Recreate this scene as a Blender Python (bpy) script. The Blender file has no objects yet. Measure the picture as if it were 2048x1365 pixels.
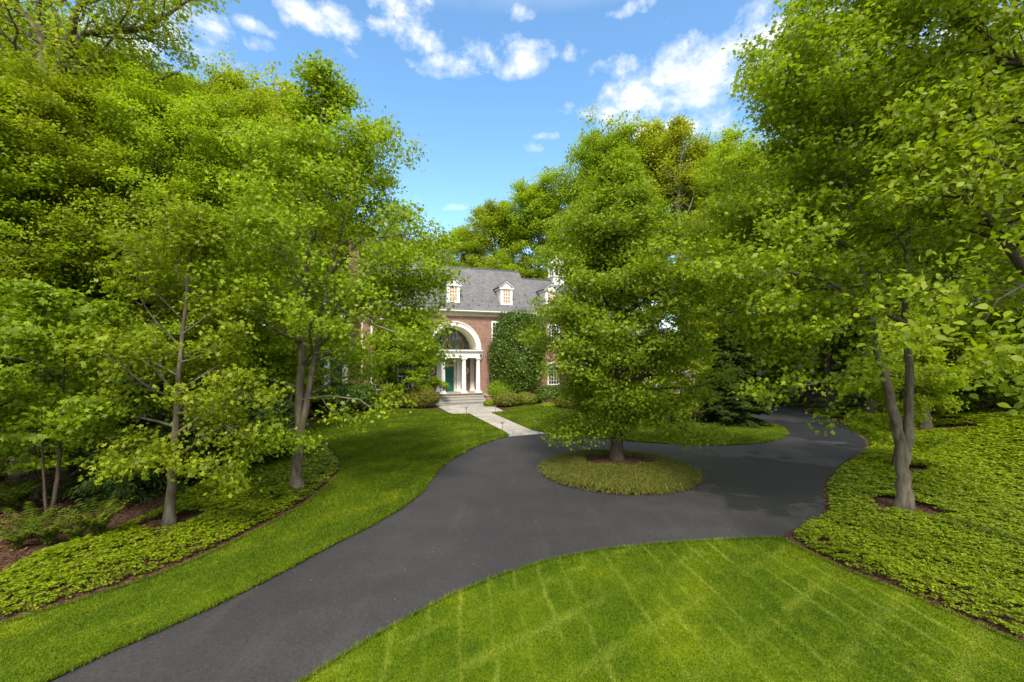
import bpy, bmesh, math, random
import numpy as np
R = math.radians
SC = bpy.context.scene
COL = SC.collection
F, CX, HY, CH = 860.0, 1024.0, 713.0, 4.0      # focal length (px of the 2048 frame), centre column, horizon row, camera height

# ------------------------------------------------------------------ terrain
def bank_edge(y):
    return np.interp(y, [0, 6, 13, 19, 25, 34, 60], [15, 13.5, 15.5, 18.0, 21.2, 21.5, 24.0])
def height(x, y):
    s = np.maximum(0, np.asarray(x, float) - bank_edge(y))
    z = 0.23 * (np.sqrt(s * s + 1.2) - math.sqrt(1.2)) 
    z = np.minimum(z, 9 + 0.02 * s)
    lw = np.maximum(0, -13 - np.asarray(x, float))       # the wood floor on the left rolls gently
    z = z + np.clip(lw, 0, 3) / 3 * (0.12 * np.sin(x * 0.7 + 1) * np.cos(y * 0.6) + 0.06 * np.sin(x * 1.9 + y * 1.3))
    return z
def g(px, py, z=None):
    """ground point under a pixel of the photograph"""
    if z is not None:
        d = (CH - z) * F / (py - HY)
        return ((px - CX) / F * d, d)
    d = 3.0
    k = (px - CX) / F
    while d < 90:
        if CH - (py - HY) / F * d <= float(height(k * d, d)):
            break
        d += 0.02
    return (k * d, d)
def at(px, d):
    return ((px - CX) / F * d, d)

# ------------------------------------------------------------------ mesh helpers
def mesh_np(name, V, loops, totals, mats, parent=None, smooth=False, midx=None):
    me = bpy.data.meshes.new(name)
    V = np.ascontiguousarray(V, dtype=np.float32)
    loops = np.ascontiguousarray(loops, dtype=np.int32)
    totals = np.ascontiguousarray(totals, dtype=np.int32)
    me.vertices.add(len(V)); me.vertices.foreach_set('co', V.ravel())
    me.loops.add(len(loops)); me.loops.foreach_set('vertex_index', loops)
    me.polygons.add(len(totals))
    starts = np.concatenate([[0], np.cumsum(totals)[:-1]]).astype(np.int32)
    me.polygons.foreach_set('loop_start', starts)
    if midx is not None:
        me.polygons.foreach_set('material_index', np.ascontiguousarray(midx, dtype=np.int32))
    if smooth:
        me.polygons.foreach_set('use_smooth', np.ones(len(totals), dtype=bool))
    me.update(calc_edges=True); me.validate()
    for m in (mats if isinstance(mats, (list, tuple)) else [mats]):
        me.materials.append(m)
    o = bpy.data.objects.new(name, me); COL.objects.link(o)
    if parent is not None: o.parent = parent
    return o

class MB:
    """collects simple solids into one mesh"""
    def __init__(self): self.V = []; self.Fc = []; self.M = []
    def poly(self, pts, m=0):
        i = len(self.V); self.V += [tuple(p) for p in pts]; self.Fc.append(list(range(i, i + len(pts)))); self.M.append(m)
    def mesh(self, V, Fs, m=0):
        i = len(self.V); self.V += [tuple(p) for p in V]
        for f in Fs: self.Fc.append([i + k for k in f]); self.M.append(m)
    def box(self, x0, x1, y0, y1, z0, z1, m=0):
        V = [(x0,y0,z0),(x1,y0,z0),(x1,y1,z0),(x0,y1,z0),(x0,y0,z1),(x1,y0,z1),(x1,y1,z1),(x0,y1,z1)]
        self.mesh(V, [(3,2,1,0),(4,5,6,7),(0,1,5,4),(1,2,6,5),(2,3,7,6),(3,0,4,7)], m)
    def prism(self, prof, axis, a0, a1, m=0):
        """profile in the two other axes, extruded along axis from a0 to a1"""
        n = len(prof)
        def P(a, p):
            return (a, p[0], p[1]) if axis == 'x' else ((p[0], a, p[1]) if axis == 'y' else (p[0], p[1], a))
        V = [P(a0, p) for p in prof] + [P(a1, p) for p in prof]
        Fs = [tuple(range(n))[::-1], tuple(range(n, 2 * n))] + [(i, (i + 1) % n, n + (i + 1) % n, n + i) for i in range(n)]
        self.mesh(V, Fs, m)
    def lathe(self, prof, cx, cy, n=20, m=0):
        V = []; Fs = []
        for r, z in prof:
            for k in range(n):
                a = 2 * math.pi * k / n
                V.append((cx + r * math.cos(a), cy + r * math.sin(a), z))
        for j in range(len(prof) - 1):
            for k in range(n):
                k2 = (k + 1) % n
                Fs.append((j*n+k, j*n+k2, (j+1)*n+k2, (j+1)*n+k))
        Fs.append(tuple(range(n))[::-1]); Fs.append(tuple((len(prof)-1)*n + k for k in range(n)))
        self.mesh(V, Fs, m)
    def build(self, name, mats, parent=None, bevel=0, smooth=False):
        me = bpy.data.meshes.new(name)
        me.from_pydata(self.V, [], self.Fc)
        ml = mats if isinstance(mats, (list, tuple)) else [mats]
        for m in ml: me.materials.append(m)
        me.polygons.foreach_set('material_index', self.M)
        bm = bmesh.new(); bm.from_mesh(me)
        bmesh.ops.recalc_face_normals(bm, faces=bm.faces); bm.to_mesh(me); bm.free()
        if smooth:
            me.polygons.foreach_set('use_smooth', [True] * len(me.polygons))
        me.update()
        o = bpy.data.objects.new(name, me); COL.objects.link(o)
        if parent is not None: o.parent = parent
        if bevel:
            b = o.modifiers.new('bevel', 'BEVEL'); b.width = bevel; b.segments = 2; b.limit_method = 'ANGLE'; b.angle_limit = R(40)
        return o

def tag(o, label=None, cat=None, group=None, kind=None):
    if label: o['label'] = label
    if cat: o['category'] = cat
    if group: o['group'] = group
    if kind: o['kind'] = kind
    return o
def empty(name, loc=(0, 0, 0), rz=0):
    o = bpy.data.objects.new(name, None); COL.objects.link(o)
    o.empty_display_size = 0.2
    o.location = loc; o.rotation_euler = (0, 0, rz)
    return o

# ------------------------------------------------------------------ materials
class NT:
    def __init__(self, name):
        self.m = bpy.data.materials.new(name); self.m.use_nodes = True
        self.t = self.m.node_tree; self.t.nodes.clear()
        self.out = self.n('ShaderNodeOutputMaterial')
    def n(self, typ, **kw):
        nd = self.t.nodes.new(typ)
        for k, v in kw.items():
            if k.startswith('i_'):
                nd.inputs[k[2:].replace('_', ' ')].default_value = v
            else: setattr(nd, k, v)
        return nd
    def l(self, a, b): self.t.links.new(a, b)
    def noise(self, vec, scale, detail=4, rough=.55, dist=0):
        nd = self.n('ShaderNodeTexNoise', i_Scale=scale, i_Detail=detail, i_Roughness=rough, i_Distortion=dist)
        if vec is not None: self.l(vec, nd.inputs['Vector'])
        return nd.outputs['Fac']
    def ramp(self, fac, stops):
        nd = self.n('ShaderNodeValToRGB'); cr = nd.color_ramp
        while len(cr.elements) > len(stops): cr.elements.remove(cr.elements[-1])
        while len(cr.elements) < len(stops): cr.elements.new(1)
        for e, (p, c) in zip(cr.elements, stops):
            e.position = p; e.color = (c[0], c[1], c[2], 1) if not isinstance(c, (int, float)) else (c, c, c, 1)
        self.l(fac, nd.inputs[0]); return nd.outputs[0]
    def mix(self, fac, a, b, mode='MIX'):
        nd = self.n('ShaderNodeMix', data_type='RGBA', blend_type=mode)
        for v, k in ((fac, 0), (a, 6), (b, 7)):
            s = nd.inputs[k]
            if hasattr(v, 'is_output'): self.l(v, s)
            elif isinstance(v, (int, float)): s.default_value = v if k == 0 else (v, v, v, 1)
            else: s.default_value = (v[0], v[1], v[2], 1)
        return nd.outputs[2]
    def math(self, op, a, b=0.0, c=0.0):
        nd = self.n('ShaderNodeMath', operation=op)
        for v, s in ((a, nd.inputs[0]), (b, nd.inputs[1]), (c, nd.inputs[2])):
            if hasattr(v, 'is_output'): self.l(v, s)
            else: s.default_value = v
        return nd.outputs[0]
    def pos(self): return self.n('ShaderNodeNewGeometry').outputs['Position']
    def obj(self): return self.n('ShaderNodeTexCoord').outputs['Object']
    def mapping(self, vec, scale=(1,1,1), rot=(0,0,0), loc=(0,0,0)):
        nd = self.n('ShaderNodeMapping'); self.l(vec, nd.inputs[0])
        nd.inputs['Scale'].default_value = scale; nd.inputs['Rotation'].default_value = rot; nd.inputs['Location'].default_value = loc
        return nd.outputs[0]
    def bsdf(self, color, rough=.7, spec=.3, bump=None, bstr=.3, bdist=.02, metal=0):
        p = self.n('ShaderNodeBsdfPrincipled')
        if hasattr(color, 'is_output'): self.l(color, p.inputs['Base Color'])
        else: p.inputs['Base Color'].default_value = (*color, 1)
        if hasattr(rough, 'is_output'): self.l(rough, p.inputs['Roughness'])
        else: p.inputs['Roughness'].default_value = rough
        p.inputs['Specular IOR Level'].default_value = spec
        p.inputs['Metallic'].default_value = metal
        if bump is not None:
            b = self.n('ShaderNodeBump'); b.inputs['Strength'].default_value = bstr; b.inputs['Distance'].default_value = bdist
            self.l(bump, b.inputs['Height']); self.l(b.outputs[0], p.inputs['Normal'])
        return p
    def done(self, sh):
        self.l(sh.outputs[0] if not hasattr(sh, 'is_output') else sh, self.out.inputs['Surface']); return self.m

def simple(name, col, rough=.6, spec=.3, var=.12, scale=6, bstr=.1, metal=0):
    t = NT(name); n = t.noise(t.obj(), scale, 5)
    c = t.mix(n, tuple(v * (1 - var) for v in col), tuple(min(1, v * (1 + var)) for v in col))
    return t.done(t.bsdf(c, rough, spec, n, bstr, .01, metal))

def leafmat(name, c0, c1, trans=.42, tcol=None, rough=.5, spec=.28, hue=.03, val=.25, accent=None, aamt=.06):
    """c0..c1: the span of leaf colours; every leaf is an island and gets its own shade, every tree its own cast"""
    t = NT(name)
    geo = t.n('ShaderNodeNewGeometry'); rnd = geo.outputs['Random Per Island']
    oi = t.n('ShaderNodeObjectInfo')
    stops = [(0, c0), (.75, c1), (1, tuple(min(1, v * 1.15) for v in c1))]
    if accent: stops = [(0, c0), (1 - aamt - .02, c1), (1 - aamt, accent), (1, accent)]
    c = t.ramp(rnd, stops)
    nz = t.noise(t.obj(), .55, 3)
    hv = t.n('ShaderNodeHueSaturation'); t.l(c, hv.inputs['Color'])
    t.l(t.math('MULTIPLY_ADD', oi.outputs['Random'], hue, .5 - hue * .5), hv.inputs['Hue'])
    v = t.math('MULTIPLY_ADD', oi.outputs['Random'], val, 1 - val * .5)
    v = t.math('MULTIPLY', v, t.math('MULTIPLY_ADD', nz, .5, .75))
    t.l(v, hv.inputs['Value'])
    p = t.bsdf(hv.outputs[0], rough, spec)
    tr = t.n('ShaderNodeBsdfTranslucent')
    tc = t.mix(1.0, hv.outputs[0], tcol or (1.2, 1.30, .5), 'MULTIPLY')
    t.l(tc, tr.inputs['Color'])
    mx = t.n('ShaderNodeMixShader'); mx.inputs[0].default_value = trans
    t.l(p.outputs[0], mx.inputs[1]); t.l(tr.outputs[0], mx.inputs[2])
    return t.done(mx)

def barkmat(name, c0, c1, sc=5):
    t = NT(name); o = t.obj()
    n = t.noise(t.mapping(o, (sc, sc, sc * .22)), 2.2, 7, .65)
    n2 = t.noise(o, 1.3, 3)
    c = t.ramp(n, [(.3, c0), (.62, c1), (.8, tuple(v * 1.3 for v in c1))])
    c = t.mix(t.ramp(n2, [(.45, 0.), (.7, .55)]), c, (.055, .06, .03))
    return t.done(t.bsdf(c, .9, .15, n, .8, .03))

M = {}
def make_materials():
    # leaves
    M['maple'] = leafmat('maple_leaf', (.130, .198, .005), (.295, .365, .011), .5, hue=.014)
    M['lime'] = leafmat('lime_leaf', (.185, .255, .005), (.36, .42, .012), .54, accent=(.42, .39, .03), aamt=.05, hue=.014)
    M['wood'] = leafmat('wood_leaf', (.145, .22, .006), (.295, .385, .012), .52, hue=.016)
    M['woodlime'] = leafmat('wood_leaf_lime', (.18, .255, .006), (.335, .41, .013), .54, hue=.016)
    M['olive'] = leafmat('olive_leaf', (.20, .24, .007), (.365, .38, .013), .5, accent=(.42, .34, .02), aamt=.07, hue=.01)
    M['oak'] = leafmat('oak_leaf', (.115, .188, .005), (.265, .345, .011), .5, hue=.01)
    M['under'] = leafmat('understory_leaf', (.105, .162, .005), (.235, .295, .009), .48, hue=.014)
    M['dark'] = leafmat('dark_leaf', (.024, .055, .008), (.065, .11, .010), .3, hue=.02)
    M['holly'] = leafmat('holly_leaf', (.034, .072, .006), (.115, .17, .010), .25, rough=.35, spec=.4)
    M['box'] = leafmat('box_leaf', (.13, .21, .006), (.29, .39, .012), .3)
    M['azalea'] = leafmat('azalea_leaf', (.10, .13, .010), (.26, .265, .025), .35, accent=(.30, .22, .05), aamt=.1)
    M['needle'] = leafmat('needle', (.014, .030, .005), (.050, .078, .008), .2, hue=.01, rough=.75, spec=.12)
    M['fern'] = leafmat('fern_leaf', (.07, .115, .010), (.15, .20, .017), .4)
    M['cover'] = leafmat('ground_cover_leaf', (.090, .145, .004), (.225, .285, .008), .36, tcol=(1.3, 1.25, .4), rough=.45, spec=.25, hue=0, val=0)
    M['straw'] = leafmat('straw_blade', (.060, .090, .010), (.215, .20, .042), .3)
    M['litter'] = leafmat('fallen_leaf', (.05, .022, .010), (.17, .085, .04), .1, tcol=(1, .8, .5), hue=0)
    M['speck'] = leafmat('leaf_speck', (.14, .11, .05), (.36, .31, .20), .1, tcol=(1, .8, .5), hue=0)
    # bark
    M['bark'] = barkmat('grey_bark', (.060, .046, .030), (.20, .165, .115))
    M['barkdark'] = barkmat('dark_bark', (.028, .021, .014), (.080, .060, .040))
    M['barkpale'] = barkmat('pale_bark', (.20, .18, .15), (.42, .39, .34))
    # ground
    t = NT('leaf_litter_ground'); p = t.pos()
    v = t.n('ShaderNodeTexVoronoi', i_Scale=9.0); t.l(p, v.inputs['Vector'])
    vv = t.n('ShaderNodeSeparateColor'); t.l(v.outputs['Color'], vv.inputs[0])
    c = t.ramp(vv.outputs[0], [(0, (.030, .016, .009)), (.5, (.075, .040, .020)), (1, (.17, .095, .05))])
    n = t.noise(p, .6, 4); c = t.mix(t.ramp(n, [(.45, 0.), (.62, 1.)]), c, t.mix(n, (.03, .035, .01), (.05, .055, .015)))
    M['ground'] = t.done(t.bsdf(c, .95, .1, v.outputs['Distance'], .6, .04))
    t = NT('mulch'); p = t.pos()
    v = t.n('ShaderNodeTexVoronoi', i_Scale=24.0); t.l(t.mapping(p, (1, 1.8, 1)), v.inputs['Vector'])
    vv = t.n('ShaderNodeSeparateColor'); t.l(v.outputs['Color'], vv.inputs[0])
    c = t.ramp(vv.outputs[0], [(0, (.028, .012, .007)), (.6, (.078, .037, .021)), (1, (.17, .10, .065))])
    M['mulch'] = t.done(t.bsdf(c, .95, .1, v.outputs['Distance'], .9, .04))
    # asphalt: worn, patchy, a damp area by the right bend
    t = NT('asphalt'); p = t.pos()
    fine = t.noise(p, 95, 2, .7); mid = t.noise(p, 1.1, 5, .6); big = t.noise(t.mapping(p, (.22, .32, .22), (0, 0, .5)), 1, 3)
    c = t.ramp(fine, [(.3, (.019, .017, .0165)), (.55, (.033, .030, .029)), (.75, (.072, .066, .063))])
    agg = t.noise(p, 26, 3, .75)
    c = t.mix(t.ramp(mid, [(.35, 0.), (.7, .6)]), c, (.052, .046, .043)); c = t.mix(t.ramp(big, [(.42, 0.), (.60, .6)]), c, (.021, .019, .0195))
    c = t.mix(1.0, c, t.ramp(agg, [(.3, .56), (.7, 1.18)]), 'MULTIPLY')
    streak = t.noise(t.mapping(p, (2.2, .25, 1), (0, 0, R(-24))), 1.0, 4, .6); c = t.mix(t.ramp(streak, [(.55, 0.), (.75, .4)]), c, (.058, .052, .049))
    sx = t.n('ShaderNodeSeparateXYZ'); t.l(p, sx.inputs[0])
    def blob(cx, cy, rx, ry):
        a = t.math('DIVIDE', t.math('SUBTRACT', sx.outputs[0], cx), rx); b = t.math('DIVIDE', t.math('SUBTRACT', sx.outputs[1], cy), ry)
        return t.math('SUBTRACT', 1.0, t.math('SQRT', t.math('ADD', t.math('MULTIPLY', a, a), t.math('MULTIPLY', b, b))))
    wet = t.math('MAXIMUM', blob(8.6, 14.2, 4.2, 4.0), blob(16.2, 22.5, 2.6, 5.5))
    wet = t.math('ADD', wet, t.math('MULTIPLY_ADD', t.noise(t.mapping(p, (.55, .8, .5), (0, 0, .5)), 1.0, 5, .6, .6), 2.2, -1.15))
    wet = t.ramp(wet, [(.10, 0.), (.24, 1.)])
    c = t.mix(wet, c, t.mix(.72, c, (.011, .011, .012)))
    # narrow cracks and seams
    vo = t.n('ShaderNodeTexVoronoi', feature='DISTANCE_TO_EDGE', i_Scale=.28); t.l(t.mapping(p, (1, 1, 1)), vo.inputs['Vector'])
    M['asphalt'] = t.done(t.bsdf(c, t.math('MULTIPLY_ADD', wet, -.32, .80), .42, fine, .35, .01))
    # turf: soil-green sheet and blades share the same pattern
    def turf(name, blade):
        t = NT(name); p = t.pos()
        n1 = t.noise(p, .55, 4, .6); n2 = t.noise(p, 3.5, 4, .6); n3 = t.noise(p, 38, 2, .6)
        c = t.ramp(n1, [(.34, (.058, .106, .0014)), (.5, (.092, .146, .0018)), (.66, (.160, .210, .0025))])
        c = t.mix(t.ramp(n2, [(.42, 0.), (.72, .55)]), c, (.150, .195, .003))
        def lines(rot, per, w, seed):
            m = t.mapping(p, (1, 1, 1), (0, 0, rot)); s = t.n('ShaderNodeSeparateXYZ'); t.l(m, s.inputs[0])
            wob = t.math('MULTIPLY', t.noise(m, 1.6, 4, .7), .20)
            f = t.math('PINGPONG', t.math('ADD', s.outputs[0], wob), per * .5)
            f = t.ramp(t.math('DIVIDE', f, per * .5), [(0, 1.), (w, 0.)])
            k = t.ramp(t.noise(t.mapping(p, (1.6, .35, 1), (0, 0, rot), (seed, 0, 0)), 1.0, 3), [(.38, 0.), (.60, 1.)])
            return t.math('MULTIPLY', f, k)
        ln = t.math('MAXIMUM', lines(R(-6), .47, .26, 0), t.math('MULTIPLY', lines(R(54), .94, .3, 7), .75))
        xs = t.n('ShaderNodeSeparateXYZ'); t.l(p, xs.inputs[0]); ln = t.math('MULTIPLY', ln, t.ramp(t.math('MULTIPLY_ADD', xs.outputs[0], .1, .5), [(.24, .35), (.36, 1.)]))
        c = t.mix(t.math('MULTIPLY', ln, .60), c, (.27, .315, .035))
        m = t.mapping(p, (1, 1, 1), (0, 0, R(34))); s = t.n('ShaderNodeSeparateXYZ'); t.l(m, s.inputs[0])
        bd = t.ramp(t.math('DIVIDE', t.math('PINGPONG', s.outputs[0], .8), .8), [(.42, 0.), (.58, 1.)])
        c = t.mix(t.math('MULTIPLY', bd, .28), c, (.056, .106, .0015))
        if blade:
            geo = t.n('ShaderNodeNewGeometry')
            c = t.mix(1.0, c, t.ramp(geo.outputs['Random Per Island'], [(0, .72), (1, 1.28)]), 'MULTIPLY')
            b = t.bsdf(c, .55, .2); tr = t.n('ShaderNodeBsdfTranslucent'); t.l(t.mix(1.0, c, (1.3, 1.25, .5), 'MULTIPLY'), tr.inputs[0])
            mx = t.n('ShaderNodeMixShader'); mx.inputs[0].default_value = .35; t.l(b.outputs[0], mx.inputs[1]); t.l(tr.outputs[0], mx.inputs[2])
            return t.done(mx)
        c = t.mix(1.0, c, t.ramp(n3, [(.3, .5), (.7, .95)]), 'MULTIPLY')
        return t.done(t.bsdf(c, .9, .1, n3, .5, .02))
    M['turf'] = turf('turf_sheet', False); M['blade'] = turf('turf_blade', True)
    M['soil'] = simple('soil_edge', (.035, .024, .014), .95, .1, .4, 20, .5)
    # flagstones
    t = NT('flagstone'); o = t.obj()
    b = t.n('ShaderNodeTexBrick', offset=.37, offset_frequency=2, squash=.62, squash_frequency=3)
    t.l(t.mapping(o, (1, 1, 1)), b.inputs['Vector'])
    b.inputs['Color1'].default_value = (0, 0, 0, 1); b.inputs['Color2'].default_value = (1, 1, 1, 1); b.inputs['Mortar'].default_value = (.5, .5, .5, 1)
    b.inputs['Scale'].default_value = 1.0; b.inputs['Mortar Size'].default_value = .014; b.inputs['Brick Width'].default_value = .82; b.inputs['Row Height'].default_value = .47; b.inputs['Bias'].default_value = 0
    c = t.ramp(b.outputs['Color'], [(0, (.24, .235, .205)), (.3, (.36, .31, .235)), (.55, (.30, .30, .285)), (.8, (.43, .355, .27)), (1, (.46, .42, .34))])
    n = t.noise(o, 4, 5); c = t.mix(t.math('MULTIPLY', n, .5), c, (.30, .28, .24))
    c = t.mix(b.outputs['Fac'], c, (.14, .12, .09))
    M['flag'] = t.done(t.bsdf(c, .8, .3, n, .25, .01))
    M['stone'] = simple('step_stone', (.30, .285, .25), .8, .3, .3, 3, .2)
    M['stonecap'] = simple('cap_stone', (.33, .31, .27), .8, .3, .2, 4, .2)
    # brick with vertical walls in two facings: chosen by the face normal
    t = NT('red_brick'); o = t.obj(); s = t.n('ShaderNodeSeparateXYZ'); t.l(o, s.inputs[0])
    nn = t.n('ShaderNodeSeparateXYZ'); t.l(t.n('ShaderNodeTexCoord').outputs['Normal'], nn.inputs[0])
    side = t.math('GREATER_THAN', t.math('ABSOLUTE', nn.outputs[0]), .6)
    hx = t.math('ADD', t.math('MULTIPLY', s.outputs[0], t.math('SUBTRACT', 1.0, side)), t.math('MULTIPLY', s.outputs[1], side))
    cv = t.n('ShaderNodeCombineXYZ'); t.l(hx, cv.inputs[0]); t.l(s.outputs[2], cv.inputs[1])
    b = t.n('ShaderNodeTexBrick'); t.l(cv.outputs[0], b.inputs['Vector'])
    b.inputs['Color1'].default_value = (0, 0, 0, 1); b.inputs['Color2'].default_value = (1, 1, 1, 1); b.inputs['Mortar'].default_value = (.5, .5, .5, 1)
    b.inputs['Scale'].default_value = 1; b.inputs['Mortar Size'].default_value = .012; b.inputs['Mortar Smooth'].default_value = .2
    b.inputs['Brick Width'].default_value = .225; b.inputs['Row Height'].default_value = .085
    c = t.ramp(b.outputs['Color'], [(0, (.10, .040, .032)), (.25, (.150, .050, .032)), (.6, (.235, .080, .044)), (.85, (.30, .112, .058)), (1, (.17, .075, .06))])
    n = t.noise(o, .9, 4); c = t.mix(t.math('MULTIPLY', n, .3), c, (.30, .15, .10))
    c = t.mix(b.outputs['Fac'], c, (.40, .32, .24))
    M['brick'] = t.done(t.bsdf(c, .85, .2, b.outputs['Fac'], -.3, .01))
    # slate roof
    t = NT('grey_slate'); o = t.obj(); s = t.n('ShaderNodeSeparateXYZ'); t.l(o, s.inputs[0])
    cv = t.n('ShaderNodeCombineXYZ'); t.l(s.outputs[0], cv.inputs[0]); t.l(t.math('MULTIPLY', s.outputs[2], 1.4), cv.inputs[1])
    b = t.n('ShaderNodeTexBrick'); t.l(cv.outputs[0], b.inputs['Vector'])
    b.inputs['Color1'].default_value = (0, 0, 0, 1); b.inputs['Color2'].default_value = (1, 1, 1, 1); b.inputs['Mortar'].default_value = (0, 0, 0, 1)
    b.inputs['Scale'].default_value = 1; b.inputs['Mortar Size'].default_value = .012; b.inputs['Brick Width'].default_value = .34; b.inputs['Row Height'].default_value = .22
    c = t.ramp(b.outputs['Color'], [(0, (.088, .084, .083)), (.5, (.120, .115, .113)), (1, (.152, .145, .141))])
    c = t.mix(t.math('MULTIPLY', t.noise(o, .7, 4), .5), c, (.15, .145, .146)); c = t.mix(b.outputs['Fac'], c, (.075, .07, .08))
    M['slate'] = t.done(t.bsdf(c, .75, .3, b.outputs['Fac'], -.4, .015))
    M['ridge'] = simple('ridge_metal', (.045, .047, .06), .5, .4)
    M['white'] = simple('white_paint', (.78, .76, .71), .5, .35, .05, 3, .05)
    M['cream'] = simple('cream_paint', (.66, .61, .47), .55, .3, .06, 3, .05)
    M['green'] = simple('green_door_paint', (.004, .135, .095), .35, .45, .12, 3, .05)
    M['bars'] = simple('blue_green_bars', (.02, .14, .14), .4, .4)
    M['shutter'] = simple('dark_green_paint', (.006, .075, .062), .4, .4)
    M['brass'] = simple('brass', (.55, .38, .12), .3, .5, .1, 8, .05, 1)
    M['black'] = simple('black_metal', (.02, .02, .02), .5, .4)
    M['bronze'] = simple('bronze_post', (.12, .10, .075), .5, .4)
    M['lens'] = simple('pale_lens', (.7, .7, .66), .3, .5)
    t = NT('dark_glass'); n = t.noise(t.obj(), 1.4, 3)
    M['glass'] = t.done(t.bsdf(t.mix(n, (.012, .012, .012), (.05, .042, .03)), .06, .6))
    t = NT('amber_room_glass'); n = t.noise(t.mapping(t.obj(), (3, 1, 1.2)), 1.6, 3)
    M['warmglass'] = t.done(t.bsdf(t.ramp(n, [(.35, (.035, .018, .008)), (.55, (.20, .10, .028)), (.7, (.34, .20, .07))]), .08, .6))
    t = NT('curtained_glass'); n = t.noise(t.mapping(t.obj(), (9, 1, 1)), 2, 3)
    M['curtain'] = t.done(t.bsdf(t.ramp(n, [(.35, (.30, .17, .05)), (.65, (.52, .36, .15))]), .1, .55))
# ------------------------------------------------------------------ trees
SHAPES = {
 'maple': np.array([(0,-.42,0),(.27,-.40,-.05),(.20,-.13,.02),(.52,.06,-.12),(.19,.14,.02),(0,.60,-.12),(-.19,.14,.02),(-.52,.06,-.12),(-.20,-.13,.02),(-.27,-.40,-.05)]),
 'oak': np.array([(0,-.5,0),(.30,-.25,-.06),(.12,-.08,.02),(.42,.12,-.08),(.12,.22,.02),(0,.60,-.08),(-.12,.22,.02),(-.42,.12,-.08),(-.12,-.08,.02),(-.30,-.25,-.06)]),
 'ovate': np.array([(0,-.5,-.04),(.30,-.18,.04),(.26,.18,.04),(0,.56,-.10),(-.26,.18,.04),(-.30,-.18,.04)]),
 'diamond': np.array([(0,-.5,-.06),(.36,0,.07),(0,.56,-.08),(-.36,0,.07)]),
 'blade': np.array([(0,-.5,0),(.14,0,.02),(0,.5,-.12),(-.14,0,.02)]),
}
def leaf_arrays(C, size, rng, shape, upb=1.0, out=None, spread=.75, tang=None):
    """one small curved face per leaf, at centres C"""
    n = len(C); S = SHAPES[shape]; K = len(S)
    N = rng.normal(size=(n, 3)) * spread; N[:, 2] += upb
    if out is not None: N += out
    N /= np.linalg.norm(N, axis=1)[:, None] + 1e-9
    T = rng.normal(size=(n, 3)) if tang is None else tang + rng.normal(size=(n, 3)) * .35
    T -= N * np.sum(N * T, axis=1)[:, None]; T /= np.linalg.norm(T, axis=1)[:, None] + 1e-9
    B = np.cross(N, T)
    sz = (size * rng.uniform(.5, 1.3, n))[:, None, None]
    V = C[:, None, :] + sz * (S[None, :, 0, None] * B[:, None, :] + S[None, :, 1, None] * T[:, None, :] + S[None, :, 2, None] * N[:, None, :])
    return V.reshape(-1, 3), K
def leaf_mesh(name, parts, mats, parent):
    """parts: list of (V, K, material index)"""
    Vs = []; lp = []; tt = []; mi = []; off = 0
    for V, K, m in parts:
        Vs.append(V); n = len(V) // K
        lp.append(np.arange(len(V)) + off); tt.append(np.full(n, K)); mi.append(np.full(n, m)); off += len(V)
    return mesh_np(name, np.concatenate(Vs), np.concatenate(lp), np.concatenate(tt), mats, parent, midx=np.concatenate(mi))

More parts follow.
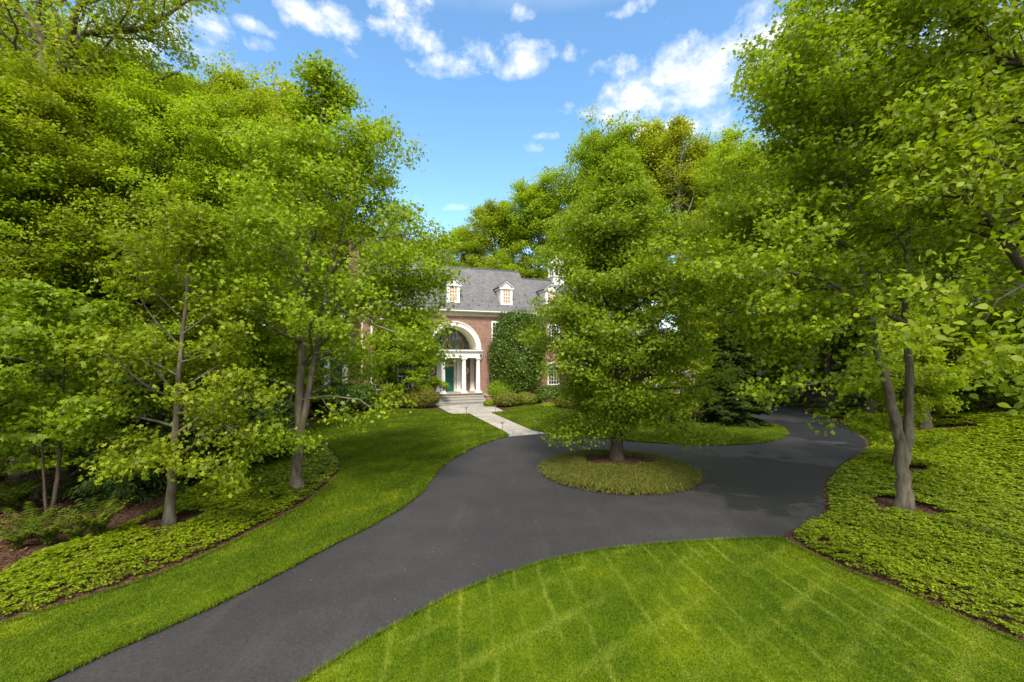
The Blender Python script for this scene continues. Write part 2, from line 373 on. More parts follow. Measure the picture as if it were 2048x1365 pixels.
class Wood:
    def __init__(self, seed):
        self.rng = np.random.default_rng(seed); self.V = []; self.L = []; self.n = 0; self.A = []; self.D = []; self.W = []
    def tube(self, P, r, k=6):
        P = np.asarray(P, float); m = len(P); r = np.asarray(r, float)
        T = np.gradient(P, axis=0); T /= np.linalg.norm(T, axis=1)[:, None] + 1e-9
        ref = np.array([1., 0, 0]) if abs(T[0, 0]) < .8 else np.array([0, 1., 0])
        U = ref - T * (T @ ref)[:, None]; U /= np.linalg.norm(U, axis=1)[:, None] + 1e-9
        W = np.cross(T, U); a = np.arange(k) * 2 * math.pi / k
        V = P[:, None, :] + r[:, None, None] * (np.cos(a)[None, :, None] * U[:, None, :] + np.sin(a)[None, :, None] * W[:, None, :])
        i = np.arange((m - 1) * k); j = i // k; c = i % k; c2 = (c + 1) % k
        self.L.append(np.stack([j*k + c, j*k + c2, (j+1)*k + c2, (j+1)*k + c], 1) + self.n)
        self.V.append(V.reshape(-1, 3)); self.n += m * k
    def anchor(self, p, d, w=1.0): self.A.append(p); self.D.append(d); self.W.append(w)
    def limb(self, p0, d0, L, r0, lev, maxlev=3, up=.10, wig=.16, kids=7, flat=.55, path=None, bare=.22):
        rng = self.rng
        if path is None:
            n = max(4, int(L / .45) + 2); P = [np.array(p0, float)]; d = np.array(d0, float); st = L / (n - 1)
            for i in range(n - 1):
                d = d + rng.normal(size=3) * wig * (.6 if i == 0 else 1); d[2] += up * st; d /= np.linalg.norm(d); P.append(P[-1] + d * st)
            P = np.array(P)
        else:
            P = np.array(path, float); n = len(P); L = np.sum(np.linalg.norm(np.diff(P, axis=0), axis=1))
        s = np.linspace(0, 1, n); r = r0 * (1 - s * .82)
        if r0 > .004: self.tube(P, np.maximum(r, .003), 8 if lev == 0 else (6 if lev == 1 else (4 if lev == 2 else 3)))
        T = np.gradient(P, axis=0); T /= np.linalg.norm(T, axis=1)[:, None] + 1e-9
        def pt(u):
            f = u * (n - 1); i = min(int(f), n - 2); w = f - i
            return P[i] * (1 - w) + P[i + 1] * w, T[i] * (1 - w) + T[i + 1] * w
        if lev >= maxlev:
            for u in np.linspace(.25, 1, max(2, int(L / .22))):
                p, d = pt(u); self.anchor(p, d)
            return
        nk = max(2, int(kids * (.5 + .5 * min(1.5, L / 3))))
        side = rng.choice([-1, 1])
        for i in range(nk):
            u = bare + (1 - bare) * (i + rng.uniform(.2, .8)) / nk
            p, d = pt(u); side = -side
            h = np.cross(d, [0, 0, 1.]); hn = np.linalg.norm(h)
            h = h / hn if hn > .15 else np.array([math.cos(i * 2.4), math.sin(i * 2.4), 0])
            v = np.cross(h, d)
            an = rng.uniform(.6, 1.15); roll = rng.normal() * (1 - flat) * 1.2
            nd = d * math.cos(an) + (h * math.cos(roll) * side + v * math.sin(roll)) * math.sin(an)
            ln = L * rng.uniform(.30, .52) * (1.15 - .65 * u)
            if lev + 1 >= maxlev: ln = min(max(ln, .25), .9)
            self.limb(p, nd, ln, r0 * (1 - u * .8) * rng.uniform(.42, .6), lev + 1, maxlev, up, wig * 1.15, max(3, int(kids * .75)), flat)
        self.anchor(P[-1], T[-1])
    def wood_mesh(self, name, mat, parent):
        V = np.concatenate(self.V); Fq = np.concatenate(self.L)
        return mesh_np(name, V, Fq.ravel(), np.full(len(Fq), 4), mat, parent, smooth=True)
    def leaf_points(self, N, sig=(.16, .09), clump=0.0):
        rng = self.rng; A = np.array(self.A); D = np.array(self.D)
        w = np.ones(len(A))
        if clump:
            w = rng.gamma(1.0 / clump, clump, len(A))
        idx = rng.choice(len(A), N, p=w / w.sum())
        C = A[idx] + rng.normal(size=(N, 3)) * np.array([sig[0], sig[0], sig[1]])
        return C, D[idx]

def stem_path(H, lean=(0, 0), wig=.05, rng=None, n=14, p0=(0, 0, 0)):
    z = np.linspace(0, 1, n); x = np.cumsum(rng.normal(size=n) * wig * H / n); y = np.cumsum(rng.normal(size=n) * wig * H / n)
    x -= x[0]; y -= y[0]
    return np.stack([p0[0] + lean[0] * z + x, p0[1] + lean[1] * z + y, p0[2] + H * z], 1)

def make_tree(name, seed, H, prof, cb, r0, nlimb, nleaf, size, shape, leaf, bark='bark', el=(10, 65), maxlev=3, kids=7, sig=(.16, .09),
              stems=None, up=.10, wig=.16, extra=None, upb=.75, spread=.75, flare=1.6, accent=None, clump=.6, flat=.55, droop_low=0, az_bias=None, side_scale=None):
    """an Empty at the foot with a trunk mesh (stems and limbs) and a crown mesh (single leaves on the twigs)"""
    w = Wood(seed); rng = w.rng
    root = empty(name)
    zz = np.array([p[0] for p in prof]); rr = np.array([p[1] for p in prof])
    if stems is None: stems = [dict(path=stem_path(H, (rng.normal() * .2, rng.normal() * .2), .06, rng), r=r0, share=1.0)]
    for st in stems:
        P = np.array(st['path'], float); n = len(P); s = np.linspace(0, 1, n)
        tn = int(max(14, n * 3)); u = np.linspace(0, n - 1, tn)
        PI_ = np.stack([np.interp(u, np.arange(n), P[:, k]) for k in range(3)], 1)
        for _ in range(2): PI_[1:-1] = (PI_[:-2] + 2 * PI_[1:-1] + PI_[2:]) / 4
        PI_[1:-1, :2] += rng.normal(size=(tn - 2, 2)) * st['r'] * .10
        s = np.linspace(0, 1, tn); r = st['r'] * (1 - .90 * s ** .9)
        if st.get('ground', True):
            r = r * (1 + (flare - 1) * np.exp(-PI_[:, 2] / (st['r'] * 1.6)))
            PI_[0, 2] -= .15
        w.tube(PI_, np.maximum(r, .006), 12)
        nl = int(nlimb * st['share']); az = rng.uniform(0, 6.28)
        zb = st.get('cb', cb) * H; zt = PI_[-1, 2]
        for i in range(nl):
            z = zb + (zt - zb) * ((i + rng.uniform(0, .9)) / nl) ** .9 * .985
            k = int(np.argmin(np.abs(PI_[:, 2] - z))); p = PI_[k]
            zr = z / H; az += 2.4 + rng.normal() * .35
            t = (zr - cb) / max(.01, 1 - cb)
            e = R(el[0] + (el[1] - el[0]) * np.clip(t, 0, 1) + rng.normal() * 7)
            Rr = np.interp(min(1, zr + .07 * math.sin(e)), zz, rr) * rng.uniform(.78, 1.12)
            if side_scale is not None: Rr *= side_scale(az, zr)
            L = max(.35, Rr / max(.45, math.cos(e)))
            d = np.array([math.cos(az) * math.cos(e), math.sin(az) * math.cos(e), math.sin(e)])
            w.limb(p, d, L, max(.012, min(r[k] * .55, .018 + .014 * L)), 1, maxlev, up - droop_low * max(0, .5 - t), wig, kids, flat)
        w.anchor(PI_[-1], np.array([0, 0, 1.]))
    for e in (extra or []):
        w.limb(None, None, 1, e['r'], 1, e.get('maxlev', 3), .08, .17, e.get('kids', 9), .5, path=e['path'], bare=e.get('bare', .15))
    w.wood_mesh('trunk', M[bark], root)
    C, D = w.leaf_points(nleaf, sig, clump)
    cen = np.array([0, 0, H * .5]); out = C - cen; out[:, 2] *= .2; out /= np.linalg.norm(out, axis=1)[:, None] + 1e-9
    V, K = leaf_arrays(C, size, rng, shape, upb, out * .45, spread)
    leaf_mesh('crown', [(V, K, 0)], [M[leaf]], root)
    return root

def dup(root, loc, rz=0, sc=1.0, label=None, group=None, leaf=None, name=None):
    r = root.copy(); COL.objects.link(r); r.location = loc; r.rotation_euler = (0, 0, rz)
    r.scale = (sc, sc, sc) if not isinstance(sc, tuple) else sc
    if name: r.name = name
    if label: r['label'] = label
    if group: r['group'] = group
    elif 'group' in r.keys(): del r['group']
    for ch in list(root.children):
        c = ch.copy(); COL.objects.link(c); c.parent = r
        if leaf and ch.name.startswith(('crown', 'foliage')):
            c.material_slots[0].link = 'OBJECT'; c.material_slots[0].material = M[leaf]
    return r

# ------------------------------------------------------------------ shrubs
def make_shrub(name, seed, rx, ry, h, nleaf, size, shape, leaf, rough=.12, lumps=9, shell=.22, upb=.35, stems=6, boxy=0.0, bottom=.0, spread=.6, sig=.03):
    rng = np.random.default_rng(seed); root = empty(name)
    w = Wood(seed + 1)
    for i in range(stems):
        a = i * 2.4; b = rng.uniform(.25, .6)
        P = [(math.cos(a) * .05, math.sin(a) * .05, -.05), (math.cos(a) * rx * b * .4, math.sin(a) * ry * b * .4, h * .3), (math.cos(a) * rx * b * 1.2, math.sin(a) * ry * b * 1.2, h * .72)]
        w.tube(P, [.03, .022, .01], 5)
    w.wood_mesh('stem', M['barkdark'], root)
    d = rng.normal(size=(nleaf, 3)); d /= np.linalg.norm(d, axis=1)[:, None]
    d[:, 2] = np.where(d[:, 2] < -.75, -d[:, 2], d[:, 2])
    K = rng.normal(size=(lumps, 3)); K /= np.linalg.norm(K, axis=1)[:, None]
    bump = np.max(d @ K.T, axis=1); fine = np.sin(d[:, 0] * 11 + seed) * np.sin(d[:, 1] * 12) * np.sin(d[:, 2] * 10)
    rad = 1 + rough * (bump - .75) * 1.6 + rough * .5 * fine
    rad *= 1 - shell * np.abs(rng.normal(size=nleaf)) * .8
    if boxy:
        m = np.max(np.abs(d), axis=1); rad *= (1 - boxy) + boxy / m * .85
    C = d * rad[:, None] * np.array([rx, ry, h * .5]); C[:, 2] += h * .5
    C += rng.normal(size=C.shape) * sig
    C[:, 2] = np.where(C[:, 2] < .03 + bottom, .03 + bottom + rng.uniform(0, .2, nleaf), C[:, 2])
    V, k = leaf_arrays(C, size, rng, shape, upb, d * .9, spread)
    leaf_mesh('foliage', [(V, k, 0)], [M[leaf]], root)
    return root

def make_conifer(name, seed, H, Rb, nspray, leaf='needle', size=.2):
    """layered drooping sprays round a straight stem"""
    rng = np.random.default_rng(seed); root = empty(name); w = Wood(seed)
    w.tube(stem_path(H, (0, 0), .01, rng), np.linspace(.16, .01, 14), 8)
    C = []; T = []; O = []
    nb = int(H * 26)
    for i in range(nb):
        z = H * (i / nb) ** 1.05 * .98 + .05; az = i * 2.39996 + rng.normal() * .3
        L = Rb * (1 - z / H) ** .75 * rng.uniform(.7, 1.12) + .12
        el = R(rng.uniform(-8, 14)) + .6 * (z / H) ** 3
        h = np.array([math.cos(az), math.sin(az), 0])
        u = np.linspace(0, 1, 7); P = np.array([0, 0, z])[None] + h[None] * (u * L)[:, None]; P[:, 2] += u * L * math.sin(el) + .10 * L * np.sin(u * 2.6) - .12 * L * u ** 2
        w.tube(P, np.linspace(.022, .004, 7), 4)
        m = int(nspray / nb * (.35 + 1.3 * (1 - z / H)))
        uu = rng.uniform(.25, 1.05, m) ** .7; wid = .22 * L * (1.1 - uu) + .05
        q = np.stack([np.interp(uu, u, P[:, k]) for k in range(3)], 1)
        sd = np.array([-h[1], h[0], 0]); off = rng.normal(size=m) * wid
        q += sd[None] * off[:, None]; q[:, 2] += -.25 * np.abs(off) - np.abs(rng.normal(size=m)) * .05
        C.append(q); T.append(h[None] * .8 + sd[None] * (off * 2.2)[:, None] + np.array([0, 0, -.35])[None]); O.append(np.repeat(h[None], m, 0))
    w.wood_mesh('trunk', M['barkdark'], root)
    C = np.concatenate(C); T = np.concatenate(T); O = np.concatenate(O)
    V, k = leaf_arrays(C, size, rng, 'blade', 1.0, O * .4, .35, T)
    leaf_mesh('crown', [(V, k, 0)], [M[leaf]], root)
    return root

def make_fern(name, seed, h, nf):
    rng = np.random.default_rng(seed); root = empty(name); C = []; T = []; w = Wood(seed)
    for i in range(nf):
        az = i * 2.4 + rng.normal() * .2; L = h * rng.uniform(.8, 1.15); lean = rng.uniform(.25, .75)
        u = np.linspace(0, 1, 16); r = L * lean * u ** 1.5; z = L * (u - .30 * lean * u ** 3)
        hv = np.array([math.cos(az), math.sin(az), 0]); sd = np.array([-hv[1], hv[0], 0])
        P = hv[None] * r[:, None]; P[:, 2] = z; w.tube(P, np.linspace(.006, .002, 16), 3)
        for s in (-1, 1):
            for k in range(2, 16):
                ln = .16 * h * (1 - abs(u[k] - .45) * 1.5)
                C.append(P[k] + sd * s * ln * .5); T.append(sd * s + hv * .25)
    w.wood_mesh('stalk', M['fern'], root)
    C = np.array(C); V, k = leaf_arrays(C, .17 * h, rng, 'blade', 1.0, None, .2, np.array(T) * 3)
    leaf_mesh('frond', [(V, k, 0)], [M['fern']], root)
    return root

# ------------------------------------------------------------------ flat ground sheets
def inside(poly, P):
    x, y = P[:, 0], P[:, 1]; r = np.zeros(len(P), bool); n = len(poly); j = n - 1
    for i in range(n):
        xi, yi = poly[i]; xj, yj = poly[j]
        c = ((yi > y) != (yj > y)) & (x < (xj - xi) * (y - yi) / (yj - yi + 1e-12) + xi); r ^= c; j = i
    return r
def edge_dist(poly, P, closed=True):
    best = np.full(len(P), 1e9); n = len(poly)
    for i in range(n if closed else n - 1):
        a = np.array(poly[i]); b = np.array(poly[(i + 1) % n]); ab = b - a
        t = np.clip(((P - a) @ ab) / (ab @ ab + 1e-12), 0, 1); best = np.minimum(best, np.linalg.norm(P - a - t[:, None] * ab, axis=1))
    return best
def smooth_poly(pts, it=2, keep=()):
    P = [tuple(p) for p in pts]
    for _ in range(it):
        Q = []
        for i in range(len(P)):
            a, b = P[i], P[(i + 1) % len(P)]
            Q += [(a[0]*.75 + b[0]*.25, a[1]*.75 + b[1]*.25), (a[0]*.25 + b[0]*.75, a[1]*.25 + b[1]*.75)]
        P = Q
    return P
def sheet(name, poly, z, mat, skirt=0, side=None, follow=False, label=None, jit=0):
    if jit:
        rj = random.Random(len(poly)); Q = []
        for (xa, ya), (xb, yb) in zip(poly, poly[1:] + poly[:1]):
            m = max(1, min(60, int(math.hypot(xb - xa, yb - ya) / .12)))
            for i in range(m):
                u = i / m; Q.append((xa + (xb - xa) * u + rj.gauss(0, jit), ya + (yb - ya) * u + rj.gauss(0, jit)))
        poly = Q
    bm = bmesh.new()
    vs = [bm.verts.new((x, y, z)) for x, y in poly]
    f = bm.faces.new(vs); f.normal_update()
    if f.normal.z < 0: f.normal_flip()
    if skirt:
        lo = [bm.verts.new((x, y, z - skirt)) for x, y in poly]
        for i in range(len(vs)):
            j = (i + 1) % len(vs)
            q = bm.faces.new((vs[i], lo[i], lo[j], vs[j])); q.material_index = 1 if side else 0
    bmesh.ops.triangulate(bm, faces=[f])
    if follow:
        for _ in range(3):
            es = [e for e in bm.edges if e.calc_length() > 1.2]
            if not es: break
            bmesh.ops.subdivide_edges(bm, edges=es, cuts=1); bmesh.ops.triangulate(bm, faces=bm.faces[:])
        for v in bm.verts: v.co.z = z + float(height(v.co.x, v.co.y))
    me = bpy.data.meshes.new(name); bm.to_mesh(me); bm.free()
    me.materials.append(mat)
    if side: me.materials.append(side)
    o = bpy.data.objects.new(name, me); COL.objects.link(o); o['kind'] = 'structure'
    if label: o['label'] = label
    return o
def scatter(poly, dens, rng, keep=None):
    A = np.array(poly); lo = A.min(0); hi = A.max(0); n = int((hi - lo).prod() * dens)
    P = rng.uniform(lo, hi, (n, 2)); return P[inside(poly, P)]
def blades(name, polys, z0, rng, label):
    Cs = []; Ws = []; Hs = []
    for poly in polys:
        P = scatter(poly, 3400, rng); d = P[:, 1]
        keep = rng.uniform(size=len(P)) < np.clip((9.0 / np.maximum(d, 4)) ** 1.25, .12, 1)
        keep &= (d > 4.2) & (np.abs(P[:, 0]) < d * 1.28 + 1.5)
        P = P[keep]; k = np.clip(P[:, 1] / 9, .8, 3.2)
        Cs.append(P); Ws.append(.0085 * k); Hs.append(rng.uniform(.022, .045, len(P)) * np.clip(k, .8, 1.25))
        A = np.array(poly); B = np.roll(A, -1, 0); ln = np.linalg.norm(B - A, axis=1)
        k = (ln * 420).astype(int); i = np.repeat(np.arange(len(A)), k); u = rng.uniform(size=len(i))[:, None]
        P = A[i] * (1 - u) + B[i] * u + rng.normal(size=(len(i), 2)) * .022
        P = P[(P[:, 1] > 4.2) & (np.abs(P[:, 0]) < P[:, 1] * 1.28 + 1.5)]
        P = P[rng.uniform(size=len(P)) < np.clip(9 / P[:, 1], .2, 1)]
        k = np.clip(P[:, 1] / 9, .8, 3.2); Cs.append(P); Ws.append(.009 * k); Hs.append(rng.uniform(.03, .075, len(P)))
    C = np.concatenate(Cs); W = np.concatenate(Ws); Hh = np.concatenate(Hs); n = len(C)
    a = rng.uniform(0, 6.28, n); lean = rng.normal(size=(n, 2)) * .5 * Hh[:, None]
    b = np.stack([C[:, 0], C[:, 1], np.full(n, z0)], 1); sx = np.stack([np.cos(a), np.sin(a), np.zeros(n)], 1) * W[:, None]
    tip = b + np.stack([lean[:, 0], lean[:, 1], Hh], 1)
    V = np.stack([b - sx, b + sx, tip], 1).reshape(-1, 3)
    o = mesh_np(name, V, np.arange(3 * n), np.full(n, 3), M['blade']); o['kind'] = 'stuff'; o['label'] = label
    return o
def cover(name, poly, rng, dens, label, hole=(), h=.17, patch=0.0, vis=True):
    """whorls of glossy leaves, denser near the camera"""
    P = scatter(poly, dens, rng); d = np.hypot(P[:, 0], P[:, 1])
    keep = rng.uniform(size=len(P)) < np.clip((11 / np.maximum(d, 5)) ** 1.45, .12, 1)
    if vis: keep &= (np.abs(P[:, 0]) < P[:, 1] * 1.27 + 6)
    for hx, hy, hr in hole: keep &= np.hypot((P[:, 0] - hx), (P[:, 1] - hy)) > hr * (1 + .18 * np.sin(3 * np.arctan2(P[:, 1] - hy, P[:, 0] - hx) + hx))
    P = P[keep]
    if patch:
        nz = np.sin(P[:, 0] * .9 + 1) * np.sin(P[:, 1] * 1.1) + .6 * np.sin(P[:, 0] * 2.3 + P[:, 1] * 1.7)
        far = np.clip((P[:, 1] - 17) / 6, 0, 1); P = P[(nz > -1.75 + far * (patch + .55))]
    e = edge_dist(poly, P); k = np.clip(np.hypot(P[:, 0], P[:, 1]) / 11, .9, 2.6)
    z = height(P[:, 0], P[:, 1]) + (h * (.55 + .45 * np.clip(e / .35, 0, 1)) + .035 * np.sin(P[:, 0] * 3.1) * np.sin(P[:, 1] * 3.4) + .03 * rng.normal(size=len(P)))
    m = 6; n = len(P); az = rng.uniform(0, 6.28, n)[:, None] + np.arange(m)[None] * (2 * math.pi / m) + rng.normal(size=(n, m)) * .2
    sz = (.068 * k)[:, None] * rng.uniform(.75, 1.2, (n, m))
    dr = np.stack([np.cos(az), np.sin(az), np.zeros_like(az)], -1)
    C = np.stack([P[:, 0], P[:, 1], z], 1)[:, None, :] + dr * (sz * .55)[..., None]; C[..., 2] -= sz * .10 * rng.uniform(0, 2.5, (n, m))
    C = C.reshape(-1, 3); T = dr.reshape(-1, 3) * 3; T[:, 2] -= rng.uniform(-.6, 1.2, len(T))
    N = rng.normal(size=C.shape) * .22; N[:, 2] += 1; N /= np.linalg.norm(N, axis=1)[:, None]
    T -= N * np.sum(N * T, 1)[:, None]; T /= np.linalg.norm(T, axis=1)[:, None]; B = np.cross(N, T); S = np.array([(0, -.5, 0), (.26, .12, .05), (0, .5, -.06), (-.26, .12, .05)])
    q = sz.reshape(-1)[:, None, None]
    V = C[:, None] + q * (S[None, :, 0, None] * B[:, None] + S[None, :, 1, None] * T[:, None] + S[None, :, 2, None] * N[:, None])
    V = V.reshape(-1, 3); o = mesh_np(name, V, np.arange(len(V)), np.full(len(V) // 4, 4), M['cover']); o['kind'] = 'stuff'; o['label'] = label
    return o
# ------------------------------------------------------------------ the house (x along the front to the right, y into the house)
def build_house():
    H = empty('brick_house', (-2.96, 38.0, 0), R(21))
    tag(H, 'long red brick house with grey slate roof, white dormers and arched columned porch', 'house')
    c = -2.24; x0, x1 = c - 7.6, c + 7.6; D = 9.0; ZE, ZR, QR = 7.95, 12.7, 4.5
    sl = (ZR - ZE) / (QR + .45)
    fl = .80
    # ---- walls
    w = MB()
    N = 28; r = 2.05; zc = 4.6; hw = 2.45
    w.poly([(x0,0,0),(c-hw,0,0),(c-hw,0,7.75),(x0,0,7.75)]); w.poly([(c+hw,0,0),(x1,0,0),(x1,0,7.75),(c+hw,0,7.75)])
    xs = [c-hw] + [c - r*math.cos(math.pi*i/N) for i in range(N+1)] + [c+hw]
    def low(x): return zc + math.sqrt(max(0, r*r-(x-c)**2)) if abs(x-c) < r-1e-6 else (3.9 if abs(x-c) > r+1e-6 else zc)
    for a, b in zip(xs[:-1], xs[1:]):
        za, zb = (3.9, 3.9) if (abs(a-c) > r+1e-6 or abs(b-c) > r+1e-6) else (low(a), low(b))
        w.poly([(a,0,za),(b,0,zb),(b,0,7.75),(a,0,7.75)])
    # porch recess: side walls, back wall
    w.poly([(c-hw,0,fl),(c-hw,2.0,fl),(c-hw,2.0,3.9),(c-hw,0,3.9)]); w.poly([(c+hw,0,fl),(c+hw,2.0,fl),(c+hw,2.0,3.9),(c+hw,0,3.9)])
    w.poly([(c-hw,2.0,fl),(c+hw,2.0,fl),(c+hw,2.0,3.9),(c-hw,2.0,3.9)])
    w.poly([(x0,D,0),(x1,D,0),(x1,D,7.75),(x0,D,7.75)])
    for x in (x0, x1): w.poly([(x,0,0),(x,D,0),(x,D,7.75),(x,QR,ZR-.12),(x,0,7.75)])
    w.build('wall', M['brick'], H)
    # ---- roof
    def gable_roof(name, a0, a1, qe0, qe1, qr, ze, zr, th=.16, parent=H):
        m = MB()
        m.prism([(qe0, ze), (qr, zr), (qe1, ze), (qe1, ze - th), (qr, zr - th*1.3), (qe0, ze - th)], 'x', a0, a1)
        o = m.build(name, M['slate'], parent)
        k = MB(); k.prism([(qr-.16, zr-.13), (qr, zr+.05), (qr+.16, zr-.13), (qr, zr-.02)], 'x', a0-.02, a1+.02)
        k.build('ridge_cap', M['ridge'], o)
        return o
    rf = gable_roof('roof', x0-.25, x1+.25, -.45, D+.45, QR, ZE, ZR)
    sg = MB(); sg.prism([(-.04,-.02),(-.025,.095),(.035,.095),(.05,.04)], 'x', -.035, .035); s0 = sg.build('snow_guard', M['black'], rf); first = True
    for row, off in ((.55, 0), (1.05, .45)):
        x = x0 + off
        while x < x1:
            q = -.45 + row
            o = s0 if first else s0.copy()
            if not first: COL.objects.link(o)
            o.location = (x, q, ZE + row*sl); first = False; x += .9
    # ---- cornice and gutter
    k = MB()
    k.prism([(-.02,7.50),(-.10,7.56),(-.10,7.66),(-.30,7.72),(-.34,7.80),(-.50,7.82),(-.56,7.90),(-.54,7.965),(-.44,7.94),(-.02,7.80)], 'x', x0-.25, x1+.25)
    k.build('cornice', M['cream'], H)
    for x, s in ((x0, -1), (x1, 1)):
        k = MB(); k.prism([(-.45, 7.70),(-.45,7.93),(QR, ZR-.02-.1),(D+.45,7.93),(D+.45,7.70),(QR,ZR-.42)], 'x', *sorted((x+s*.26, x+s*.03)))
        k.build('rake_board', M['white'], H)
    # downspout at the left corner
    k = MB(); k.lathe([(.07,.3),(.07,7.5)], x0+.12, -.09, 10); k.build('downspout', M['cream'], H)
    # ---- arch trim
    k = MB(); NA = 40
    def ring(r0, r1, q0, q1):
        V = []; Fs = []
        for i in range(NA+1):
            a = math.pi*i/NA; ca, sa = math.cos(a), math.sin(a)
            V += [(c+r0*ca,q0,zc+r0*sa),(c+r1*ca,q0,zc+r1*sa),(c+r1*ca,q1,zc+r1*sa),(c+r0*ca,q1,zc+r0*sa)]
        for i in range(NA):
            b = 4*i
            for j in range(4): Fs.append((b+j, b+(j+1)%4, b+4+(j+1)%4, b+4+j))
        Fs += [(0,1,2,3), (4*NA+3,4*NA+2,4*NA+1,4*NA)]
        k.mesh(V, Fs)
    ring(2.04, 2.30, -.07, .05); ring(2.30, 2.38, -.11, .0); ring(2.38, 2.45, -.16, .0)
    k.build('arch_trim', M['white'], H)
    k = MB()
    NB = 40
    for i in range(NB):
        a, b = math.pi*i/NB, math.pi*(i+1)/NB
        k.poly([(c+2.045*math.cos(a),.0,zc+2.045*math.sin(a)),(c+2.045*math.cos(b),.0,zc+2.045*math.sin(b)),(c+1.95*math.cos(b),2.0,zc+1.95*math.sin(b)),(c+1.95*math.cos(a),2.0,zc+1.95*math.sin(a))])
    k.build('arch_soffit', M['cream'], H)
    # fanlight window at the back of the niche
    gl = MB(); gl.poly([(c+1.96*math.cos(math.pi*i/NB),1.98,zc+1.96*math.sin(math.pi*i/NB)) for i in range(NB+1)])
    fw = gl.build('arched_window', M['warmglass'], H)
    k = MB()
    for x in [c + d for d in (-1.62,-1.28,-.94,-.6,-.3,0,.3,.94,1.28,1.62)]:
        if abs(x-c-.6) < .05: continue
        k.box(x-.018,x+.018,1.92,1.96,zc,zc+math.sqrt(1.95**2-(x-c)**2))
    k.box(c-.66,c-.54,1.90,1.965,zc,zc+1.84); k.box(c+.54,c+.66,1.90,1.965,zc,zc+1.84)
    for z in (.42,.84,1.26,1.62): 
        hx = math.sqrt(1.95**2-z*z); k.box(c-hx,c+hx,1.925,1.955,zc+z-.018,zc+z+.018)
    k.box(c-1.95,c+1.95,1.88,1.965,zc,zc+.10)
    for i in range(NB):
        a, b = math.pi*i/NB, math.pi*(i+1)/NB
        P = [(c+rr*math.cos(t),1.91,zc+rr*math.sin(t)) for rr, t in ((1.86,a),(1.95,a),(1.95,b),(1.86,b))]
        k.poly(P)
    k.build('window_bar', M['bars'], fw)
    # ---- entablature and porch ceiling
    k = MB()
    k.prism([(.25,3.86),(-.20,3.86),(-.20,4.02),(-.23,4.03),(-.23,4.26),(-.27,4.28),(-.27,4.32),(-.38,4.40),(-.42,4.46),(-.42,4.52),(.25,4.56)], 'x', c-2.53, c+2.53)
    k.build('entablature', M['white'], H)
    k = MB(); k.box(c-2.445, c+2.445, .25, 1.995, 3.92, 4.57); k.build('porch_ceiling', M['cream'], H)
    # ---- columns and pilasters
    prof = [(.275,0),(.275,.10),(.25,.105),(.265,.15),(.25,.20),(.215,.22),(.21,.26),(.205,1.0),(.195,1.8),(.178,2.72),(.20,2.73),(.20,2.77),(.18,2.78),(.18,2.86),(.235,2.93),(.235,2.945)]
    for x in (-2.22,-.925,.925,2.22):
        k = MB(); k.lathe([(a, fl+z) for a, z in prof], c+x, .05, 28)
        k.box(c+x-.30,c+x+.30,-.25,.35,fl+.001,fl+.09); k.box(c+x-.25,c+x+.25,-.2,.248,3.74,3.858)
        k.build('column', M['white'], H)
        k = MB(); xx = c+x*.995
        if abs(x) > 2: xx = c + math.copysign(2.20, x)
        k.box(xx-.19,xx+.19,1.82,1.99,fl+.2,3.70); k.box(xx-.24,xx+.24,1.76,1.99,fl+.001,fl+.2); k.box(xx-.23,xx+.23,1.77,1.99,3.70,3.90)
        k.build('pilaster', M['white'], H)
    # ---- door
    dm = MB(); dm.box(c-.46,c+.46,1.93,1.985,fl+.03,3.07)
    dr = dm.build('door', M['green'], H)
    pn = MB()
    for xa, xb in ((-.38,-.05),(.05,.38)):
        for za, zb in ((.18,.80),(.95,1.55),(1.68,2.12)):
            pn.box(c+xa,c+xb,1.915,1.932,fl+za,fl+zb)
    pn.build('door_panel', M['green'], dr, .008)
    hd = MB(); hd.lathe([(.035,0),(.04,.03),(.02,.06)], 0, 0, 10)
    hm = MB(); hm.box(c+.36,c+.42,1.88,1.93,fl+.95,fl+1.18); hm.build('handle', M['brass'], dr); hm = MB(); hm.box(c+.37,c+.41,1.87,1.93,fl+1.30,fl+1.36); hm.build('lock', M['brass'], dr)
    k = MB()
    for s in (-1,1): k.box(*sorted((c+s*.47,c+s*.70)),1.90,1.992,fl+.002,3.90)
    k.box(c-.47,c+.47,1.90,1.992,3.08,3.26); k.box(c-.47,c+.47,1.90,1.992,3.78,3.90)
    k.build('door_casing', M['cream'], H)
    k = MB(); k.box(c-.46,c+.46,1.955,1.985,3.262,3.778); tr = k.build('transom', M['curtain'], H)
    k = MB()
    for x in (-.44,-.22,0,.22,.44): k.box(c+x-.022,c+x+.022,1.92,1.953,3.262,3.778)
    k.box(c-.46,c+.46,1.921,1.951,3.262,3.31); k.box(c-.46,c+.46,1.921,1.951,3.73,3.778); k.build('window_bar', M['bars'], tr)
    k = MB(); k.box(c+.58,c+.63,1.87,1.90,fl+1.15,fl+1.25); k.build('doorbell', M['black'], H)
    # ---- round wall windows
    for x in (-1.58, 1.58):
        k = MB(); zz = 2.68; n = 28
        for i in range(n):
            a, b = 2*math.pi*i/n, 2*math.pi*(i+1)/n
            def q(rr, t, y): return (c+x+rr*math.cos(t), y, zz+rr*math.sin(t))
            k.poly([q(.19,a,1.90),q(.32,a,1.90),q(.32,b,1.90),q(.19,b,1.90)]); k.poly([q(.32,a,1.90),q(.32,a,1.995),q(.32,b,1.995),q(.32,b,1.90)]); k.poly([q(.19,a,1.90),q(.19,b,1.90),q(.19,b,1.98),q(.19,a,1.98)])
        rg = k.build('round_window', M['cream'], H)
        k = MB(); k.poly([(c+x+.195*math.cos(2*math.pi*i/n),1.975,zz+.195*math.sin(2*math.pi*i/n)) for i in range(n)]); k.build('pane', M['glass'], rg)
